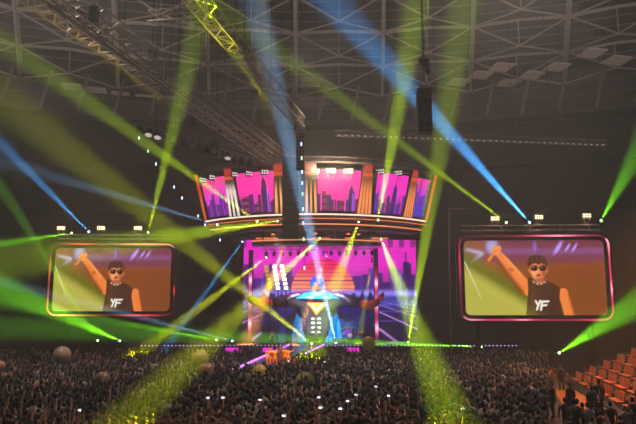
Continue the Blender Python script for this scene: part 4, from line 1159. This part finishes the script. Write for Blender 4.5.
def aisle_x(y): return .362*y - .5     # right edge of the crowd


def in_runway(x, y):
    if y < r1a.y - 1.0: return False
    f_ = (y - r1a.y)/(76 - r1a.y); xl = r1a.x + (r0a.x - r1a.x)*f_ - .6; xr = r1b.x + (r0b.x - r1b.x)*f_ + .6
    if y < r1a.y + 1.5: xl -= 2.6
    return xl < x < xr


spots = []
y = 19.2
while y < 62.5:
    hw = y*.515 + 1.2; x = -hw + rng.random()*.5
    while x < min(hw, aisle_x(y)):
        xx = x + rng.uniform(-.18, .18); yy = y + rng.uniform(-.22, .22)
        if not in_runway(xx, yy) and not (yy > 68 and rng.random() < .3): spots.append((xx, yy))
        x += rng.uniform(.52, .78)
    y += .66 if y < 30 else .74
for k in range(22):
    yy = 21.4 + 6*rng.random(); spots.append(((.375 + .145*((k*.618) % 1))*yy, yy))
spots.sort(key=lambda s: s[1])
held = {}
for k, (x, y) in enumerate(PHS):
    g_ = Pz(x, y, 1.98); held[min((i for i in range(len(spots)) if i not in held), key=lambda i: (spots[i][0] + .26 - g_.x)**2 + (spots[i][1] - g_.y)**2)] = k
phone_at = {}
poses = [('down', 'down'), ('up', 'up'), ('up', 'down'), ('down', 'up'), ('half', 'half'), ('out', 'up'), ('front', 'front')]
ptxt = ['arms down', 'both arms raised', 'left arm raised', 'right arm raised', 'hands at chest', 'arms thrown wide', 'hands held forward']
shirts = [((62, 58, 60), 'dark grey'), ((150, 140, 132), 'pale'), ((120, 62, 52), 'reddish')]
meshes = {}
for pi_, ps in enumerate(poses):
    for si, (scol, sname) in enumerate(shirts):
        fem = (pi_ + si) % 2 == 0
        me = make_person_mesh('audience_member', scol, (36, 36, 44), sleeve='cloth' if (pi_ + si) % 3 else 'skin', skin=(204, 152, 126), arms=ps, h=1.62 if fem else 1.74, female=fem, sub=1, long_hair=fem, hair=[(22, 18, 16), (44, 28, 20), (30, 24, 22)][si])
        meshes[(pi_, si)] = me
NI = 290
for n_, (x, y) in enumerate(spots[:NI]):
    pi_ = rng.choices(range(7), [11, .9, .8, .8, 1.6, .3, 1.2])[0]; si = rng.choices(range(3), [5, 1.6, 1.3])[0]
    if n_ in held: pi_ = 3
    o = bpy.data.objects.new('person', meshes[(pi_, si)]); COL.objects.link(o)
    o.location = (x, y, 0); s_ = rng.uniform(.94, 1.06); o.scale = (s_, s_, s_)
    o.rotation_euler = (0, 0, math.atan2(-(2 - x), 80 - y) + rng.uniform(-.35, .35))
    if n_ in held: k_h = (1.62 if (3 + si) % 2 == 0 else 1.74)/1.72*s_; a = o.rotation_euler.z; lx, ly = .25*k_h, .085*k_h; phone_at[held[n_]] = (Vector((x + lx*math.cos(a) - ly*math.sin(a), y + lx*math.sin(a) + ly*math.cos(a), 1.97*k_h)), a)
    sx = 318 + 636*x/y; reg = [q for lim, q in ((50, 'at the left edge'), (110, 'below the left screen'), (172, 'left of the yellow beam'), (240, 'left of the runway'), (300, 'below the runway'), (360, 'below the giant figure'),
           (430, 'below the stage right side'), (480, 'in the yellow-green beam'), (530, 'below the right screen'), (566, 'beside the aisle'), (9999, 'in front of the seats')) if sx < lim][0]
    rw_ = ORD[max(0, min(13, int((y - 18.9)/.66)))] + ' row up'
    tag(o, 'person, %s, %s top, %s, %s' % (ptxt[pi_], shirts[si][1], rw_, reg), 'person', 'audience, %s, %s, %s, %s' % (reg, rw_, ptxt[pi_], shirts[si][1]))


def low_person(pi_):
    m = MB(); a_ = poses[pi_]
    sk = (1, 0, 0); cl = (0, 1, 0); lg = (0, 0, 1); hr = (0, 0, 0)
    m.tube([(0, 0, 0.02), (0, 0, .9)], [.12, .16], 5, lg)
    m.tube([(0, 0, .85), (0, 0, 1.12), (0, 0, 1.34), (0, 0, 1.46)], [.16, .15, .2, .07], 6, cl)
    m.sphere((0, -.01, 1.62), .105, 7, 5, hr, sc=(.85, .95, 1.1)); m.sphere((0, .035, 1.585), .085, 6, 4, sk, sc=(.85, 1, 1.1))
    for s, md in ((-1, a_[0]), (1, a_[1])):
        S = Vector((s*.2, 0, 1.39))
        E_, W_ = {'down': ((s*.06, -.02, -.27), (0, .07, -.24)), 'up': ((s*.09, .06, .24), (-s*.02, .04, .3)), 'half': ((s*.12, .1, -.2), (-s*.02, .14, .26)), 'out': ((s*.24, .05, .1), (s*.12, .05, .26)), 'front': ((s*.05, .2, -.14), (-s*.06, .2, .2))}[md]
        E_ = S + Vector(E_); W_ = E_ + Vector(W_)
        m.tube([S, E_], [.06, .045], 4, cl); m.tube([E_, W_], [.042, .035], 4, (0, .5, 0))
        m.sphere(W_, .045, 4, 3, sk)
    v = np.array(m.v); c = np.array(m.c)
    return v, m.f, c


low = [low_person(i) for i in range(7)]
VV = []; CC = []; LI = []; LS = []; off = 0
for n_, (x, y) in enumerate(spots[NI:]):
    pi_ = rng.choices(range(7), [11, .8, .7, .8, 1.6, .3, 1.0])[0]
    if n_ + NI in held: pi_ = 3
    v, f_, c = low[pi_]
    a = math.atan2(-(2 - x), 80 - y) + rng.uniform(-.4, .4); s_ = rng.uniform(.9, 1.06)
    if n_ + NI in held: lx, ly = .26*s_, .06*s_; phone_at[held[n_ + NI]] = (Vector((x + lx*math.cos(a) - ly*math.sin(a), y + lx*math.sin(a) + ly*math.cos(a), 1.98*s_)), a)
    ca, sa = math.cos(a)*s_, math.sin(a)*s_
    VV.append(np.column_stack([v[:, 0]*ca - v[:, 1]*sa + x, v[:, 0]*sa + v[:, 1]*ca + y, v[:, 2]*s_]))
    b_ = rng.random(); top = [(58, 54, 58), (40, 38, 44), (170, 160, 150), (120, 60, 52), (70, 74, 100), (96, 84, 70)][rng.choices(range(6), [4, 4, 1.3, 1, 1, 1.5])[0]]
    k_ = np.array([lin((214, 160, 132)), lin(top), lin((34, 34, 42)), lin((30, 22, 20))])*(.6 + .7*b_)
    fo = (c[:, 1] == .5)[:, None]; c1 = np.where(fo, 0, c); bare = 1.0 if rng.random() < .4 else 0.0
    CC.append(c1[:, :1]*k_[0] + c1[:, 1:2]*k_[1] + c1[:, 2:]*k_[2] + (1 - c1.sum(1, keepdims=True))*np.where(fo, 0, 1)*k_[3] + fo*(bare*k_[0] + (1-bare)*k_[1]))
    for q in f_: LI += [i + off for i in q]; LS.append(len(q))
    off += len(v)
VV = np.vstack(VV); CC = np.vstack(CC)
me = bpy.data.meshes.new('crowd'); me.vertices.add(len(VV)); me.vertices.foreach_set('co', VV.ravel())
me.loops.add(len(LI)); me.loops.foreach_set('vertex_index', LI); me.polygons.add(len(LS))
me.polygons.foreach_set('loop_start', np.concatenate([[0], np.cumsum(LS)[:-1]]).astype(int)); me.update(calc_edges=True); me.validate()
a = me.color_attributes.new('Col', 'FLOAT_COLOR', 'POINT'); a.data.foreach_set('color', np.hstack([CC, np.ones((len(CC), 1))]).astype(np.float32).ravel())
me.materials.append(attr_mat('crowd_far')); o = bpy.data.objects.new('crowd', me); COL.objects.link(o)
tag(o, 'dense standing crowd filling the hall floor from the near rows to the stage', 'crowd', kind='stuff')

# phones held up in the crowd
PH = mat('phone_glow', (235, 240, 255), emit=1.6)
ph = [(203, 402, 'left of the bottom middle'), (209.5, 400.5, 'right beside another phone left of the middle'), (256, 396, 'below the end of the runway'), (279, 412, 'near the bottom below the runway'), (306, 400, 'below the big balloon'), (313, 412, 'lower right of the big balloon'),
      (353, 393, 'on the right of three'), (380, 385.5, 'farthest of the cluster right of the middle'), (385, 395, 'lowest of the cluster right of the middle'), (321, 362, 'far off just before the stage'), (86, 413, 'at the bottom left'), (465, 405, 'at the right beside the yellow beam'), (352, 400.5, 'lower on the right of three'), (328, 412, 'at the bottom middle')]
for n_, (x, y, lab) in enumerate(ph):
    p, a = phone_at[n_]; t = empty('phone', p, 'lit phone held up in the crowd, ' + lab, 'phone', 'phones held up in the crowd', rz=a)
    MB().box((0, .008, 0), (.13, .012, .07)).build('case', BODY, t); MB().box((0, -.001, 0), (.12, .004, .062)).build('display', PH, t)

# balloons over the crowd
for x, y, r_, Yb, col_b, lab in ((62, 355.5, 8.6, 44, (176, 150, 128), 'large grey-pink balloon over the crowd at far left'), (102, 379, 6.6, 33, (150, 126, 110), 'grey balloon with a pale rim over the left crowd'), (0, 366, 5, 38, (190, 130, 110), 'pale balloon cut by the left edge of the picture'),
      (200, 359, 8.6, 44, (190, 160, 96), 'balloon in the yellow beam left of the runway, the upper of two'), (206, 370.5, 7.4, 40, (170, 120, 96), 'brown balloon left of the runway, the lower of two'), (259.5, 372.5, 7.4, 41, (226, 190, 90), 'yellow balloon with a dark mark at the runway end'),
      (305, 382, 9.6, 36, (200, 180, 110), 'largest olive yellow balloon over the crowd in the middle'), (368.5, 343, 6.2, 62, (200, 190, 70), 'yellow-green balloon in front of the stage right side'), (334, 379, 4.4, 44, (130, 60, 46), 'small dark red balloon right of the largest one'),
      (338, 419, 6, 26, (120, 80, 66), 'dim brown balloon at the bottom middle of the crowd')):
    c = P(x, y, Yb); rad = r_/F*Yb*1.0
    t = empty('balloon', c, lab, 'balloon', 'balloons over the crowd')
    MB().sphere((0, 0, 0), rad, 24, 16, sc=(1, 1, 1.04)).build('envelope', mat('balloon_%d' % x, col_b, .35, noise=.1), t, True)
    MB().lathe([(0, 0), (.05*rad, -.02), (.09*rad, -.12*rad), (0, -.12*rad)], (0, 0, -1.03*rad), None, 8).build('knot', mat('balloon_%d' % x, col_b), t)
    if x in (259.5,): MB().sphere((0, -rad*.9, .1*rad), rad*.3, 10, 6, sc=(1.2, .5, .6)).build('printed_mark', DARK, t)
bpy.context.view_layer.update()

# two narrow lamps without fixtures, added to streak the diagonal trusses yellow
q_ = a0.lerp(a1, .47); spot(q_ + Vector((0, 0, -1.5)), a0.lerp(a1, .12) + Vector((0, 0, -.5)), R(4), (1, .62, .03), 2.2e5, .8, .1)
b0_, b1_ = Pz(187, -12, TZ), Pz(300, 122, TZ)
q_ = b0_.lerp(b1_, .66); spot(q_ + Vector((0, 0, -1.8)), b0_.lerp(b1_, .12) + Vector((0, 0, -.2)), R(5.5), (.66, .68, .0), 1.8e5, .8, .1)
